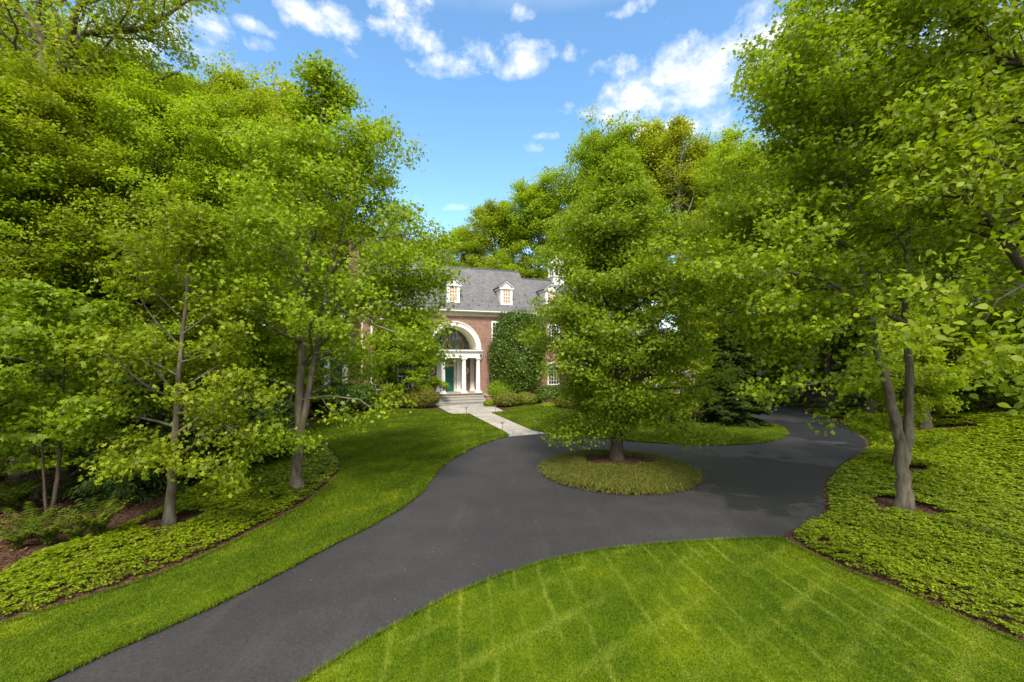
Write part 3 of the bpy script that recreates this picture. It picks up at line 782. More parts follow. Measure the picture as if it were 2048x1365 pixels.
        k = MB(); k.box(c+x-.012,c+x+.012,1.94,1.97,zz-.19,zz+.19); k.box(c+x-.19,c+x+.19,1.942,1.968,zz-.012,zz+.012); k.build('window_bar', M['white'], rg)
    # ---- porch floor, steps, side walls
    k = MB(); k.box(c-2.44,c+2.44,-.36,1.992,0,fl-.06); k.build('porch_base', M['brick'], H)
    k = MB(); k.box(c-2.5,c+2.5,-.42,1.991,fl-.058,fl); k.build('porch_floor', M['stone'], H, .01)
    for i in range(3):
        k = MB(); y = -.42-.42*(i+1); z = fl-.2*(i+1)
        k.box(c-2.5,c+2.5,y,y+.418,0,z-.062); k.box(c-2.5,c+2.5,y-.03,y+.42,z-.06,z)
        k.build('step', M['stone'], H, .008)
    for s in (-1,1):
        k = MB(); k.box(*sorted((c+s*2.51,c+s*3.16)),-1.55,-.003,0,.60); cw = k.build('side_wall', M['brick'], H)
        k = MB(); k.box(*sorted((c+s*2.49,c+s*3.20)),-1.60,-.004,.602,.68); k.build('cap', M['stonecap'], cw, .01)
        k = MB(); k.box(*sorted((c+s*2.47,c+s*2.509)),-1.32,-1.22,.28,.36); k.build('step_light', M['lens'], cw)
    k = MB()
    k.box(c+2.30,c+2.46,-.34,-.235,4.06,4.18); k.box(c+2.33,c+2.43,-.32,-.235,3.90,3.98); k.build('floodlight', M['black'], H)
    # ---- sash windows
    def window(xc, zb, zt, wd, q, n=(4, 6), sh=None, glass='glass', parent=H, frame='white', arch=False):
        k = MB(); t = .10
        k.box(xc-wd/2-t,xc-wd/2,q-.06,q+.02,zb,zt); k.box(xc+wd/2,xc+wd/2+t,q-.06,q+.02,zb,zt)
        k.box(xc-wd/2-t,xc+wd/2+t,q-.07,q+.02,zt,zt+.14); k.box(xc-wd/2-t-.05,xc+wd/2+t+.05,q-.10,q+.02,zb-.09,zb)
        f = k.build('window', M[frame], parent)
        k = MB(); k.box(xc-wd/2,xc+wd/2,q-.02,q-.004,zb,zt); k.build('pane', M[glass], f)
        k = MB()
        for i in range(1, n[0]): x = xc-wd/2+wd*i/n[0]; k.box(x-.016,x+.016,q-.045,q-.022,zb,zt)
        for i in range(1, n[1]):
            z = zb+(zt-zb)*i/n[1]; hh = .03 if i == n[1]//2 else .016; k.box(xc-wd/2,xc+wd/2,q-.047,q-.021,z-hh,z+hh)
        k.box(xc-wd/2,xc-wd/2+.04,q-.048,q-.021,zb,zt); k.box(xc+wd/2-.04,xc+wd/2,q-.048,q-.021,zb,zt)
        k.build('window_bar', M[frame], f)
        return f
    for x in (-6.15,-4.1,4.1,6.15):
        window(c+x, 5.05, 7.0, 1.15, 0); window(c+x, 1.35, 3.35, 1.15, 0)
    # ---- dormers
    def dormer(xc, q=.35, zroof=lambda q: ZE+(q+.45)*sl, dz=0.0):
        zb = zroof(q)-.02; zt = 10.22+dz; za = 10.85+dz; hw_ = .56
        qb = q + (zt-zb)/sl; qa = q + (za-zb)/sl
        k = MB()
        k.mesh([(xc-hw_,q,zb),(xc+hw_,q,zb),(xc+hw_,q,zt),(xc,q,za-.06),(xc-hw_,q,zt),(xc-hw_,qb,zt),(xc+hw_,qb,zt),(xc,qa,za-.06)],
               [(0,1,2,3,4),(0,4,5),(1,6,2),(4,3,7,5),(3,2,6,7)])
        # pediment mouldings
        k.box(xc-.70,xc+.70,q-.14,q-.002,zt-.10,zt+.0); k.box(xc-hw_-.13,xc-hw_,q,qb-.12,zt-.10,zt-.002); k.box(xc+hw_,xc+hw_+.13,q,qb-.12,zt-.10,zt-.002)
        for s in (-1,1):
            k.prism([(xc+s*.72,zt+.003),(xc+s*.72,zt+.09),(xc,za+.07),(xc,za-.05)], 'y', q-.13, q-.003)
            k.box(*sorted((xc+s*.40,xc+s*.57)),q-.05,q-.001,zb+.05,zt-.11)
        k.box(xc-.57,xc+.57,q-.09,q-.001,zb-.02,zb+.09)
        d = k.build('dormer', M['white'], H)
        m = MB()
        for s in (-1,1):
            m.prism([(xc+s*.78,zt+.055),(xc+s*.78,zt+.10),(xc,za+.115),(xc,za+.05)], 'y', q-.17, qa+.1)
        m.build('dormer_roof', M['slate'], d)
        return d, zb, zt
    def dormer_window(d, xc, q, zb, zt):
        k = MB(); k.box(xc-.34,xc+.34,q-.035,q-.006,zb+.16,zt-.16); p = k.build('pane', M['curtain'], d)
        k = MB()
        for x in (-.34,-.115,.115,.34): k.box(xc+x-.02,xc+x+.02,q-.06,q-.037,zb+.14,zt-.14)
        for i in range(5):
            z = zb+.16+(zt-zb-.32)*i/4; hh = .035 if i == 2 else .02; k.box(xc-.36,xc+.36,q-.062,q-.036,z-hh,z+hh)
        k.build('window_bar', M['white'], d)
    for x in (-4.95, 0.05, 5.0):
        d, zb, zt = dormer(c+x); dormer_window(d, c+x, .35, zb, zt)
    # ---- chimney at the left gable
    k = MB()
    k.box(x0-.95,x0-.003,1.9,3.7,0,9.9); k.prism([(1.9,9.9),(3.7,9.9),(3.35,10.6),(2.25,10.6)], 'x', x0-.95, x0-.003)
    k.box(x0-.90,x0-.05,2.25,3.35,10.6,13.5); k.box(x0-.98,x0+.03,2.17,3.43,13.5,13.65); k.box(x0-1.04,x0+.09,2.11,3.49,13.65,13.8)
    k.build('chimney', M['brick'], H)
    # ---- right wing, a little lower and set back
    a0, a1 = x1+.002, x1+12.5; s = .45
    k = MB()
    k.poly([(a0,s,0),(a1,s,0),(a1,s,7.7),(a0,s,7.7)]); k.poly([(a1,s,0),(a1,8.6,0),(a1,8.6,7.7),(a1,4.7,11.8),(a1,s,7.7)]); k.poly([(a0,8.6,0),(a1,8.6,0),(a1,8.6,7.7),(a0,8.6,7.7)])
    k.build('wing_wall', M['brick'], H)
    gable_roof('wing_roof', x1-.6, a1+.25, s-.45, 9.0, 4.5, 7.9, 12.05)
    k = MB(); k.prism([(s-.02,7.46),(s-.10,7.52),(s-.12,7.64),(s-.34,7.74),(s-.54,7.80),(s-.54,7.92),(s-.02,7.78)], 'x', x1+.26, a1+.25); k.build('wing_cornice', M['cream'], H)
    zr2 = lambda q: 7.9+(q-(s-.45))*(12.05-7.9)/4.5
    for x in (7.5, 12.0):
        d, zb, zt = dormer(x, .85, zr2, .12); dormer_window(d, x, .85, zb, zt)
    for x in (7.6, 10.2, 12.8):
        window(x, 5.0, 6.9, 1.1, s); window(x, 1.35, 3.3, 1.1, s)
    # cupola on the wing ridge
    xc, qc = 9.95, 4.5; k = MB()
    k.box(xc-.62,xc+.62,qc-.62,qc+.62,11.3,12.35); k.box(xc-.72,xc+.72,qc-.72,qc+.72,12.35,12.45)
    for dx in (-.56,.56):
        for dy in (-.56,.56): k.box(xc+dx-.09,xc+dx+.09,qc+dy-.09,qc+dy+.09,12.45,13.65)
    for dx in (-.56,.56): k.box(xc+dx-.04,xc+dx+.04,qc-.47,qc+.47,12.9,12.96); k.box(xc+dx-.04,xc+dx+.04,qc-.03,qc+.03,12.45,13.65)
    for dy in (-.56,.56): k.box(xc-.47,xc+.47,qc+dy-.04,qc+dy+.04,12.9,12.96); k.box(xc-.03,xc+.03,qc+dy-.04,qc+dy+.04,12.45,13.65)
    k.box(xc-.76,xc+.76,qc-.76,qc+.76,13.65,13.78)
    cu = k.build('cupola', M['white'], H)
    k = MB(); k.mesh([(xc-.8,qc-.8,13.782),(xc+.8,qc-.8,13.782),(xc+.8,qc+.8,13.782),(xc-.8,qc+.8,13.782),(xc,qc,14.5)], [(3,2,1,0),(0,1,4),(1,2,4),(2,3,4),(3,0,4)]); k.lathe([(.05,14.4),(.09,14.6),(.02,14.85)], xc, qc, 10)
    k.build('cupola_roof', M['white'], cu)
    k = MB(); k.box(xc-.47,xc+.47,qc-.47,qc+.47,12.46,13.64); k.build('pane', M['glass'], cu)
    # ---- low link and gabled garage on the right, reaching forward
    k = MB(); k.box(8.2,17.5,-7.2,.44,0,3.25); k.build('link_wall', M['brick'], H)
    m = MB(); m.prism([(7.8,3.27),(12.9,6.7),(18.0,3.27),(18.0,3.12),(12.9,6.5),(7.8,3.12)], 'y', -7.5, .40); lr = m.build('link_roof', M['slate'], H)
    k = MB(); k.box(7.78,8.18,-7.48,.38,2.98,3.13); k.build('eave_board', M['white'], lr)
    gx0, gx1, gy = 8.6, 14.6, -10.6; gc = (gx0+gx1)/2
    k = MB(); k.box(gx0,gx1,gy,-7.203,0,3.25); k.poly([(gx0,gy,3.251),(gx1,gy,3.251),(gc,gy,5.75)]); k.build('garage_wall', M['brick'], H)
    m = MB(); m.prism([(gx0-.45,3.27),(gc,6.15),(gx1+.45,3.27),(gx1+.45,3.13),(gc,5.98),(gx0-.45,3.13)], 'y', gy-.35, -4.0); gr = m.build('garage_roof', M['slate'], H)
    k = MB()
    for sgn in (-1,1):
        e = gc+sgn*(gc-gx0+.47); k.prism([(e,2.95),(e,3.265),(gc,6.145),(gc,5.80)], 'y', gy-.42, gy-.352)
        k.prism([(e-sgn*.25,2.97),(e-sgn*.25,3.12),(gc,5.93),(gc,5.62)], 'y', gy-.349, gy-.02)
    k.box(gx0-.47,gx1+.47,gy-.36,gy-.004,2.80,2.945); k.box(gx0-.40,gx1+.40,gy-.22,gy-.003,2.62,2.798)
    k.build('gable_trim', M['white'], gr)
    window(gc, 3.6, 4.5, .8, gy-.002, (3, 3))
    window(gc-1.6, 1.0, 2.4, 1.0, gy); window(gc+1.6, 1.0, 2.4, 1.0, gy)
    # ---- low sunroom wing on the left
    b0, b1 = x0-5.4, x0-.96; qs = 1.0
    k = MB(); k.box(b0,b1,qs+.12,7.0,0,4.0); k.build('sunroom_wall', M['shutter'], H)
    k = MB()
    for i in range(4):
        xx = b0+.2+(b1-b0-.4)*i/3; k.box(xx-.2,xx+.2,qs-.04,qs+.115,.3,3.75)
    k.box(b0-.05,b1+.05,qs-.06,qs+.117,0,.299); k.box(b0-.05,b1+.05,qs-.08,qs+.117,3.752,4.12); k.box(b0-.3,b1+.3,qs-.35,qs+.11,4.122,4.28)
    k.build('sunroom_frame', M['white'], H)
    m = MB(); m.prism([(qs-.4,4.285),(4.0,6.2),(7.4,4.285),(7.4,4.17),(qs-.4,4.17)], 'x', b0-.35, b1+.9); m.build('sunroom_roof', M['slate'], H)
    for i in range(3):
        xx = b0+.2+(b1-b0-.4)*(i+.5)/3
        k = MB(); k.box(xx-.5,xx+.5,qs+.05,qs+.116,.3,3.6); f = k.build('french_door', M['shutter'], H)
        k = MB()
        for sx_ in (-.23,.23): k.box(xx+sx_-.17,xx+sx_+.17,qs+.03,qs+.048,1.0,3.3)
        k.build('pane', M['glass'], f)
    return H
# ------------------------------------------------------------------ ground plan, read off the photograph and laid on the ground
def build_ground():
    rng = np.random.default_rng(5)
    xs = np.unique(np.concatenate([np.linspace(-420, -60, 13), np.linspace(-60, 60, 161), np.linspace(60, 420, 13)]))
    ys = np.unique(np.concatenate([np.linspace(-120, -6, 8), np.linspace(-6, 70, 103), np.linspace(70, 700, 22)]))
    X, Y = np.meshgrid(xs, ys); Z = height(X, Y)
    nx, ny = len(xs), len(ys); i = np.arange((nx-1)*(ny-1)); r = i // (nx-1); c = i % (nx-1)
    q = np.stack([r*nx+c, r*nx+c+1, (r+1)*nx+c+1, (r+1)*nx+c], 1)
    o = mesh_np('ground', np.stack([X.ravel(), Y.ravel(), Z.ravel()], 1), q.ravel(), np.full(len(q), 4), M['ground'], smooth=True)
    tag(o, 'brown leaf covered wood floor', kind='structure')
    # lawn on the left of the drive and before the house
    inner = [(0,1256),(150,1210),(300,1163),(420,1113),(530,1058),(610,1013),(660,972),(684,945),(682,920),(658,893),(618,874)]
    top = [(606,856),(640,846),(700,830),(770,822),(830,821),(872,821),(904,830.2)]
    path_l = [(938.4,830),(1011,868)]
    drive_l = [(1017,874),(990,881),(950,896),(905,919),(876,942),(858,967),(846,986),(800,1021),(740,1056),(650,1101),(560,1151),(450,1206),(330,1262),(222,1308)]
    G = lambda L: [g(*p, z=0) for p in L]
    inn = G(inner); drv = G(drive_l)
    lawn_left = [(-13.5, 2.9), (-10.2, 4.7)] + inn + G(top) + G(path_l) + drv + [(-6.6, 3.5), (-8.2, .6)]
    # lawn in the foreground, right of the drive
    fg_edge = [(615,1365),(700,1310),(800,1252),(900,1199),(1000,1157),(1100,1126),(1200,1106),(1300,1095),(1400,1088),(1500,1083),(1556,1081)]
    fg_right = [(1575,1088),(1620,1112),(1700,1150),(1780,1180),(1900,1232),(2048,1297)]
    lawn_front = [(-5.2, 2.2), (-3.6, 4.0)] + G(fg_edge) + G(fg_right) + [(9.6, 3.6), (11.5, 1.2), (0, .5)]
    # lawn right of the path
    lawn_right = G([(984.5,827),(1011,824.6),(1020,817),(1045,812),(1080,808.5),(1112,811),(1124,818),(1180,832),(1240,843),(1300,849),(1400,848.5),(1480,848)]) + \
        G([(1520,848.5),(1548,851),(1568,858),(1577,867.5),(1566,877.5),(1530,887.5),(1450,892.5),(1380,891),(1300,887),(1220,880),(1150,873),(1095,866.5),(1066,862.5)])
    LW = []
    for nm, P, lab in (('lawn', lawn_left, 'striped lawn left of the drive'), ('lawn', lawn_front, 'mown lawn in the foreground'), ('lawn', lawn_right, 'lawn right of the flagstone path')):
        sheet(nm, P, .045, M['turf'], .09, M['soil'], label=lab, jit=.012); LW.append(P)
    # asphalt drive (the lawns and the island lie on it)
    far = G([(1556,1082),(1590,1060),(1640,1036),(1652,1010),(1645,986),(1650,965),(1680,931),(1718,906),(1734,893),(1728,880),(1700,858),(1660,840),(1600,825),(1560,817.5),(1520,813)])
    drive = [(-9.5, -1.5), (-6.4, 3.6)] + [g(x - 2, y, 0) for x, y in drive_l[::-1]] + [g(1013, 869, 0), g(1040, 867, 0), g(1092, 868, 0), (3.5, 24.5), (14, 26.5), (15.5, 30), (13, 38), (20, 39)] + far[::-1] + [g(1300, 1105, 0), g(1000, 1168, 0), g(760, 1285, 0), (-3.2, 4.0), (-5.5, -1.5)]
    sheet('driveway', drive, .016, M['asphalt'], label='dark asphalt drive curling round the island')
    # flagstone path and landing (own object, its own axes)
    c, s = math.cos(R(21)), math.sin(R(21))
    P = G([(872.8,812.8),(974.6,808),(1010.9,824.4),(984.9,827.2),(1069.7,863.2),(1094,868),(1013.6,874.5),(1015,871),(1011,868.2),(938.4,829.9),(904.2,829.9)])
    o = (-2.96, 38.0)
    L = [((x-o[0])*c + (y-o[1])*s, -(x-o[0])*s + (y-o[1])*c) for x, y in P]
    ob = sheet('flagstone_path', L, .03, M['flag'], .05, label='pale flagstone path to the porch steps'); ob.location = (o[0], o[1], 0); ob.rotation_euler = (0, 0, R(21))
    # mulch: beds by the house, strips along the planting
    sheet('mulch_bed', G(top)[:6] + [g(876, 813, 0), (-5.2, 38.5), (-12, 36.5), (-22, 33), (-19, 24), g(606, 858, 0)], .008, M['mulch'], label='mulch bed left of the porch')
    sheet('mulch_bed', [(-2.2, 38.2)] + G([(976,808),(1012,825),(1045,814),(1124,822),(1240,846),(1400,851),(1525,850)]) + [(14.5, 27), (13, 33), (5, 37), (2, 40)], .0085, M['mulch'], label='mulch bed right of the porch')
    mul = lambda L, dx: [(x + dx, y) for x, y in L]
    cov_out = [(0,1242),(150,1196),(300,1149),(420,1100),(530,1046),(606,1003),(652,966),(674,942),(672,922),(650,897),(612,880)]
    left_cov = [(-13, 3.4), (-9.2, 5.6)] + G(cov_out) + G([(560,892),(470,935),(398,975),(363,990),(326,1022),(281,1044),(200,1076),(140,1090),(82,1106),(47,1128),(26,1142),(0,1158)]) + [(-11.5, 7.2), (-15, 6)]
    sheet('mulch_bed', [(-14, 2.8)] + [(-9.6, 5.0)] + inn + [g(606,866,0), (-9.6, 20.5), (-10.5, 15), (-11, 10), (-15, 6.5)], .006, M['mulch'], label='mulch strip under the left ground cover')
    right_edge = [(1600,1086),(1640,1110),(1705,1142),(1785,1172),(1905,1222),(2048,1284)]
    right_cov = [g(1588,1078,0)] + G(right_edge) + [(9.5, 4.6), (12.5, 2.2), (22, 1.5), (33, 9), (40, 20), (40, 30), (30, 40), (24, 41)] + [g(1560,808,0)] + \
        [g(*p, z=0) for p in [(1590,817),(1650,832),(1700,850),(1738,876),(1746,895),(1730,908),(1692,933),(1662,966),(1657,986),(1664,1010),(1652,1038),(1604,1062)]]
    sheet('mulch_bed', [g(1562,1080,0)] + G(fg_right) + [(10.2, 4.2)] + [(9.9, 5.2)] + [g(p[0] + 30, p[1] - 22, 0) for p in right_edge[::-1]] + [g(1630, 1050, 0)], .007, M['mulch'], label='mulch strip under the right ground cover')
    sheet('mulch_bed', [g(*p, z=0) for p in [(1562,1080),(1596,1058),(1645,1036),(1656,1010),(1650,986),(1655,965),(1685,931),(1722,906),(1739,893),(1732,878),(1704,857),(1664,839),(1600,823),(1560,812)]] +
          [(20.6, 33), (22.5, 26), (17.6, 17.2), (12.2, 12.2), (10.0, 10.0), (7.6, 8.9)], .010, M['mulch'], follow=True, label='mulch verge along the right bend')
    rings = [(*g(340, 1052, 0), .60), (*g(1806, 1020, 0), .74), (*g(1815, 942, 0), .62)]
    for x, y, r in rings:
        n = 26
        sheet('mulch_ring', [(x + r*1.0*math.cos(6.283*k/n)*(1+.10*math.sin(3*k)), y + r*math.sin(6.283*k/n)*(1+.08*math.sin(2*k))) for k in range(n)], .022, M['mulch'], label='mulch ring round a trunk', follow=True)
    cover('ground_cover', left_cov, rng, 270, 'low green leafy ground cover left of the lawn', hole=[rings[0]])
    cover('ground_cover', right_cov, rng, 270, 'low green leafy ground cover on the right bank', hole=rings[1:], patch=.95)
    blades('grass', LW, .043, rng, 'short mown grass of the lawns')
    # island: low mound with arching grass and a mulch saucer
    ix, iy, ir = 3.66, 14.95, 2.62
    n = 64; V = []; Fs = []
    rad = [0, .3, .55, .75, .88, .96, 1.0]; zz = [.26, .25, .22, .17, .11, .06, .0]
    bm = bmesh.new(); rings_ = []
    for a, z in zip(rad[1:], zz[1:]): rings_.append([bm.verts.new((ix + ir*a*math.cos(6.283*k/n)*(1+.012*math.sin(5*k)), iy + ir*a*math.sin(6.283*k/n), z + .012)) for k in range(n)])
    ct = bm.verts.new((ix, iy, .272))
    for k in range(n): bm.faces.new((ct, rings_[0][k], rings_[0][(k+1)%n]))
    for a, b in zip(rings_[:-1], rings_[1:]):
        for k in range(n): bm.faces.new((a[k], b[k], b[(k+1)%n], a[(k+1)%n]))
    me = bpy.data.meshes.new('island_mound'); bm.to_mesh(me); bm.free(); me.materials.append(M['mulch'])
    o = bpy.data.objects.new('island_mound', me); COL.objects.link(o); tag(o, 'round mulched mound in the middle of the drive', kind='structure')
    m = 30000; a = rng.uniform(0, 6.283, m); rr = np.sqrt(rng.uniform(.0, 1, m)) * ir * 1.0
    x = ix + rr*np.cos(a); y = iy + rr*np.sin(a)
    hole = np.hypot((x - ix - .15) / 1.35, (y - iy - .50) / .95) > 1.0 + .12*np.sin(a*4)
    hole &= rng.uniform(size=m) < np.where(rr > ir*.93, .55, 1)
    x, y, a, rr = x[hole], y[hole], a[hole], rr[hole]
    z = .012 + np.interp(rr / ir, rad, zz); m = len(x)
    L = rng.uniform(.16, .30, m); az = a + rng.normal(size=m)*.9; d = np.stack([np.cos(az), np.sin(az), np.zeros(m)], 1); sd = np.stack([-np.sin(az), np.cos(az), np.zeros(m)], 1)*.011
    p0 = np.stack([x, y, z-.01], 1); p1 = p0 + d*(L*.35)[:, None] + np.array([0, 0, 1])*(L*.48)[:, None]; p2 = p0 + d*(L*.95)[:, None] + np.array([0, 0, 1])*(L*rng.uniform(.05, .38, m))[:, None]
    V = np.stack([p0-sd, p0+sd, p1+sd, p1-sd, p2], 1).reshape(-1, 3); b = np.arange(m)*5
    lp = np.concatenate([np.stack([b, b+1, b+2, b+3], 1).ravel(), np.stack([b+3, b+2, b+4], 1).ravel()])
    o = mesh_np('ornamental_grass', V, lp, np.concatenate([np.full(m, 4), np.full(m, 3)]), M['straw']); tag(o, 'straw and green arching grass covering the round island', kind='stuff')
    # specks of fallen leaf on the drive, litter on the wood floor
    A = []
    for (cx_, cy_, sx_, sy_, k) in ((5.8, 12.5, 2.2, 1.2, 170), (1.5, 16, 2, 4, 90), (11, 15, 3, 3.5, 130), (0, 10, 3, 3, 70), (16, 22, 3, 5, 80)):
        A.append(np.stack([rng.normal(cx_, sx_, k), rng.normal(cy_, sy_, k)], 1))
    A = np.concatenate(A); A = A[inside(drive, A)]
    for P_ in LW: A = A[~inside(P_, A)]
    A = A[np.hypot(A[:, 0]-ix, A[:, 1]-iy) > ir]
    E = []
    for L_ in (drv, G(fg_edge), far):
        L_ = np.array(L_)
        for a_, b_ in zip(L_[:-1], L_[1:]):
            k = int(np.linalg.norm(b_ - a_) * 42); u = rng.uniform(size=(k, 1)); E.append(a_ + (b_ - a_) * u + rng.normal(size=(k, 2)) * .11)
    E = np.concatenate(E); E = E[inside(drive, E)]
    for P_ in LW: E = E[~inside(P_, E)]
    Ve, Ke = leaf_arrays(np.concatenate([E, np.full((len(E), 1), .024)], 1), .030, rng, 'diamond', 3, None, .25)
    o = mesh_np('edge_litter', Ve, np.arange(len(Ve)), np.full(len(Ve)//Ke, Ke), M['litter']); tag(o, 'brown crumbs of leaf and soil along the drive edges', kind='stuff')
    C = np.concatenate([A, np.full((len(A), 1), .026)], 1); V, K = leaf_arrays(C, .026, rng, 'diamond', 3, None, .25)
    o = mesh_np('fallen_leaves', V, np.arange(len(V)), np.full(len(V)//K, K), M['speck']); tag(o, 'pale leaf specks scattered on the asphalt', kind='stuff')
    Q = np.concatenate([np.stack([rng.uniform(-40, -10, 60000), rng.uniform(5, 34, 60000)], 1), np.stack([rng.uniform(22, 42, 16000), rng.uniform(12, 42, 16000)], 1)])
    Q = Q[(np.abs(Q[:, 0]) < Q[:, 1]*1.26 + 1) & ~inside(left_cov, Q)]
    Q = Q[~inside(lawn_left, Q)]
    C = np.stack([Q[:, 0], Q[:, 1], height(Q[:, 0], Q[:, 1]) + rng.uniform(.01, .05, len(Q))], 1); V, K = leaf_arrays(C, .13, rng, 'diamond', 1.6, None, .5)
    o = mesh_np('leaf_litter', V, np.arange(len(V)), np.full(len(V)//K, K), M['litter']); tag(o, 'brown dry leaves on the wood floor', kind='stuff')

# ------------------------------------------------------------------ planting
def put(root, xy, rz=0, label=None, cat='tree', group=None, dz=0, sc=1):
    root.location = (xy[0], xy[1], float(height(xy[0], xy[1])) + dz); root.rotation_euler = (0, 0, rz)
    root.scale = (sc, sc, sc)
    tag(root, label, cat, group); return root

def build_trees():
    rng = np.random.default_rng(11)
    MAP = [(0, 1.2), (.12, 2.2), (.25, 3.0), (.45, 3.3), (.65, 2.6), (.82, 1.5), (.95, .7), (1, .3)]
    # --- left maple with the forked trunk
    b = g(592, 986, 0); d0 = b[1]
    P = lambda px, py, d=d0: np.array([(px-CX)/F*d - b[0], d - b[1], CH - (py-HY)/F*d])
    A = [P(592,986), P(594,930), P(598,890), P(597,830), P(600,760), P(606,690), P(604,620), P(612,560), P(622,480), P(630,400), P(636,300), P(645,210), P(650,140)]
    B = [P(598,885), P(608,840,d0-.1), P(617,780,d0-.15), P(628,720,d0-.2), P(643,665,d0-.2), P(650,600,d0), P(668,520,d0+.3), P(690,430,d0+.5), P(708,350,d0+.6), P(715,290,d0+.6)]
    for Q in (A, B):
        for p in Q: p[2] = max(p[2], 0)
    ex = [dict(path=[P(640,690,d0-.2), P(690,640,d0-.5), P(740,585,d0-.8), P(790,548,d0-1), P(860,535,d0-1.1)], r=.07, kids=11),
          dict(path=[P(604,800), P(660,792,d0-.7), P(720,800,d0-1.2), P(765,835,d0-1.4)], r=.04, kids=5),
          dict(path=[P(606,700), P(560,640,d0-.3), P(520,600,d0-.6), P(450,585,d0-1)], r=.06, kids=9),
          dict(path=[P(598,860), P(560,860,d0-.5), P(520,880,d0-1.0), P(480,925,d0-1.2)], r=.04, kids=9),
          dict(path=[P(598,880), P(610,870,d0-.6), P(590,890,d0-1.1)], r=.03, kids=6),
          dict(path=[P(650,600), P(720,640,d0-.9), P(790,665,d0-1.2), P(850,690,d0-1.3)], r=.05, kids=10),
          dict(path=[P(650,560), P(720,480,d0-.4), P(800,470,d0-.6), P(872,500,d0-.6)], r=.06, kids=11)]
    t = make_tree('maple_tree', 21, 12.4, [(0, 1.2), (.12, 2.0), (.25, 2.6), (.42, 3.2), (.55, 3.0), (.68, 2.1), (.82, 1.1), (.93, .65), (1, .2)], .20, .19, 46, 56000, .105, 'maple', 'maple',
                  el=(5, 62), kids=8, stems=[dict(path=A, r=.165, share=.62), dict(path=B, r=.11, share=.38, ground=False, cb=.34)], extra=ex, sig=(.20, .11), clump=.2)
    put(t, b, 0, 'maple with a trunk forking low into two stems, beside the left lawn')
    # --- slender tree in the mulch ring
    b = g(340, 1050, 0); d0 = b[1]
    A = [P(338,1052,d0), P(341,1000,d0), P(344,940,d0), P(352,860,d0), P(356,780,d0), P(362,690,d0), P(372,600,d0), P(380,520,d0), P(388,450,d0)]
    A = [np.array([(px-CX)/F*d0 - b[0], 0, max(0, CH - (py-HY)/F*d0)]) for px, py in [(338,1052),(341,1000),(344,940),(352,860),(356,780),(362,690),(372,600),(380,520),(388,450)]]
    P = lambda px, py, d=d0: np.array([(px-CX)/F*d - b[0], d - b[1], CH - (py-HY)/F*d])
    ex = [dict(path=[P(346,925), P(400,880,d0-.4), P(450,850,d0-.8), P(500,880,d0-1.0)], r=.035, kids=6),
          dict(path=[P(346,935), P(320,900,d0-.4), P(270,890,d0-.7), P(240,920,d0-.8)], r=.03, kids=8),
          dict(path=[P(350,870), P(420,820,d0-.2), P(490,790,d0-.4), P(540,800,d0-.5)], r=.04, kids=7),
          dict(path=[P(344,945), P(380,930,d0-.5), P(430,925,d0-.8), P(455,960,d0-.9)], r=.025, kids=7),
          dict(path=[P(355,790), P(310,740,d0-.3), P(260,700,d0-.5), P(215,690,d0-.6)], r=.04, kids=9)]
    t = make_tree('maple_tree', 33, 7.2, [(0, .8), (.2, 1.8), (.45, 2.1), (.7, 1.7), (.9, .8), (1, .3)], .22, .11, 24, 18000, .105, 'maple', 'maple', el=(5, 60), kids=8,
                  stems=[dict(path=A, r=.115, share=1.)], extra=ex, sig=(.17, .10), clump=.25)
    put(t, b, 0, 'slender young maple rising from a mulch ring in the left ground cover')
    # --- big old oak at the upper left
    d0 = 15.5; b = at(62, d0)
    P = lambda px, py, d=d0: np.array([(px-CX)/F*d - b[0], d - b[1], CH - (py-HY)/F*d])
    S = [P(60,971), P(62,850), P(64,700), P(66,500), P(72,330), P(80,220), P(84,120), P(80,-20), P(60,-180), P(50,-300)]; S[0][2] = 0
    ex = [dict(path=[P(76,250), P(110,160,d0-.3), P(140,70,d0-.6), P(150,20,d0-.8), P(190,-40,d0-1), P(250,-110,d0-1.2)], r=.21, kids=9),
          dict(path=[P(120,130,d0-.3), P(165,60,d0-.2), P(225,54,d0), P(280,50,d0+.3), P(330,26,d0+.5), P(385,-12,d0+.7), P(440,-60,d0+1)], r=.13, kids=13),
          dict(path=[P(72,330), P(130,260,d0+.5), P(200,200,d0+1), P(290,170,d0+1.6), P(350,140,d0+2)], r=.14, kids=12),
          dict(path=[P(80,60), P(40,10,d0), P(0,-60,d0), P(-60,-160,d0)], r=.14, kids=10)]
    t = make_tree('oak_tree', 44, 21.5, [(0, 2), (.3, 4.2), (.55, 5.2), (.8, 4.4), (1, 1.5)], .42, .42, 22, 24000, .15, 'oak', 'lime', 'bark', el=(15, 60), kids=8,
                  stems=[dict(path=S, r=.42, share=1.)], extra=ex, sig=(.24, .13), clump=.9)
    put(t, b, 0, 'huge old oak at the upper left with thick bare grey limbs against the sky')
    # --- pin oak on the island
    t = make_tree('oak_tree', 52, 10.9, [(0, 1.9), (.06, 2.5), (.12, 2.9), (.24, 3.3), (.36, 3.15), (.5, 2.7), (.65, 2.15), (.8, 1.3), (.92, .62), (1, .18)], .108, .21, 140, 116000, .112, 'oak', 'oak', 'barkdark',
                  el=(-6, 62), kids=9, sig=(.20, .13), up=.05, wig=.12, droop_low=.06, clump=.4, side_scale=lambda az, zr: (.22 if zr < .14 else .5) if zr < .27 and math.sin(az + .4) < -.40 else 1.0,
                  stems=[dict(path=stem_path(10.9, (.25, .1), .012, np.random.default_rng(2)), r=.21, share=1.)])
    put(t, (3.80, 15.6), .4, 'pyramidal oak with low drooping branches on the round island in the drive', dz=.2)
    # --- right maple with two stems
    b = g(1808, 1022, 0); d0 = b[1]
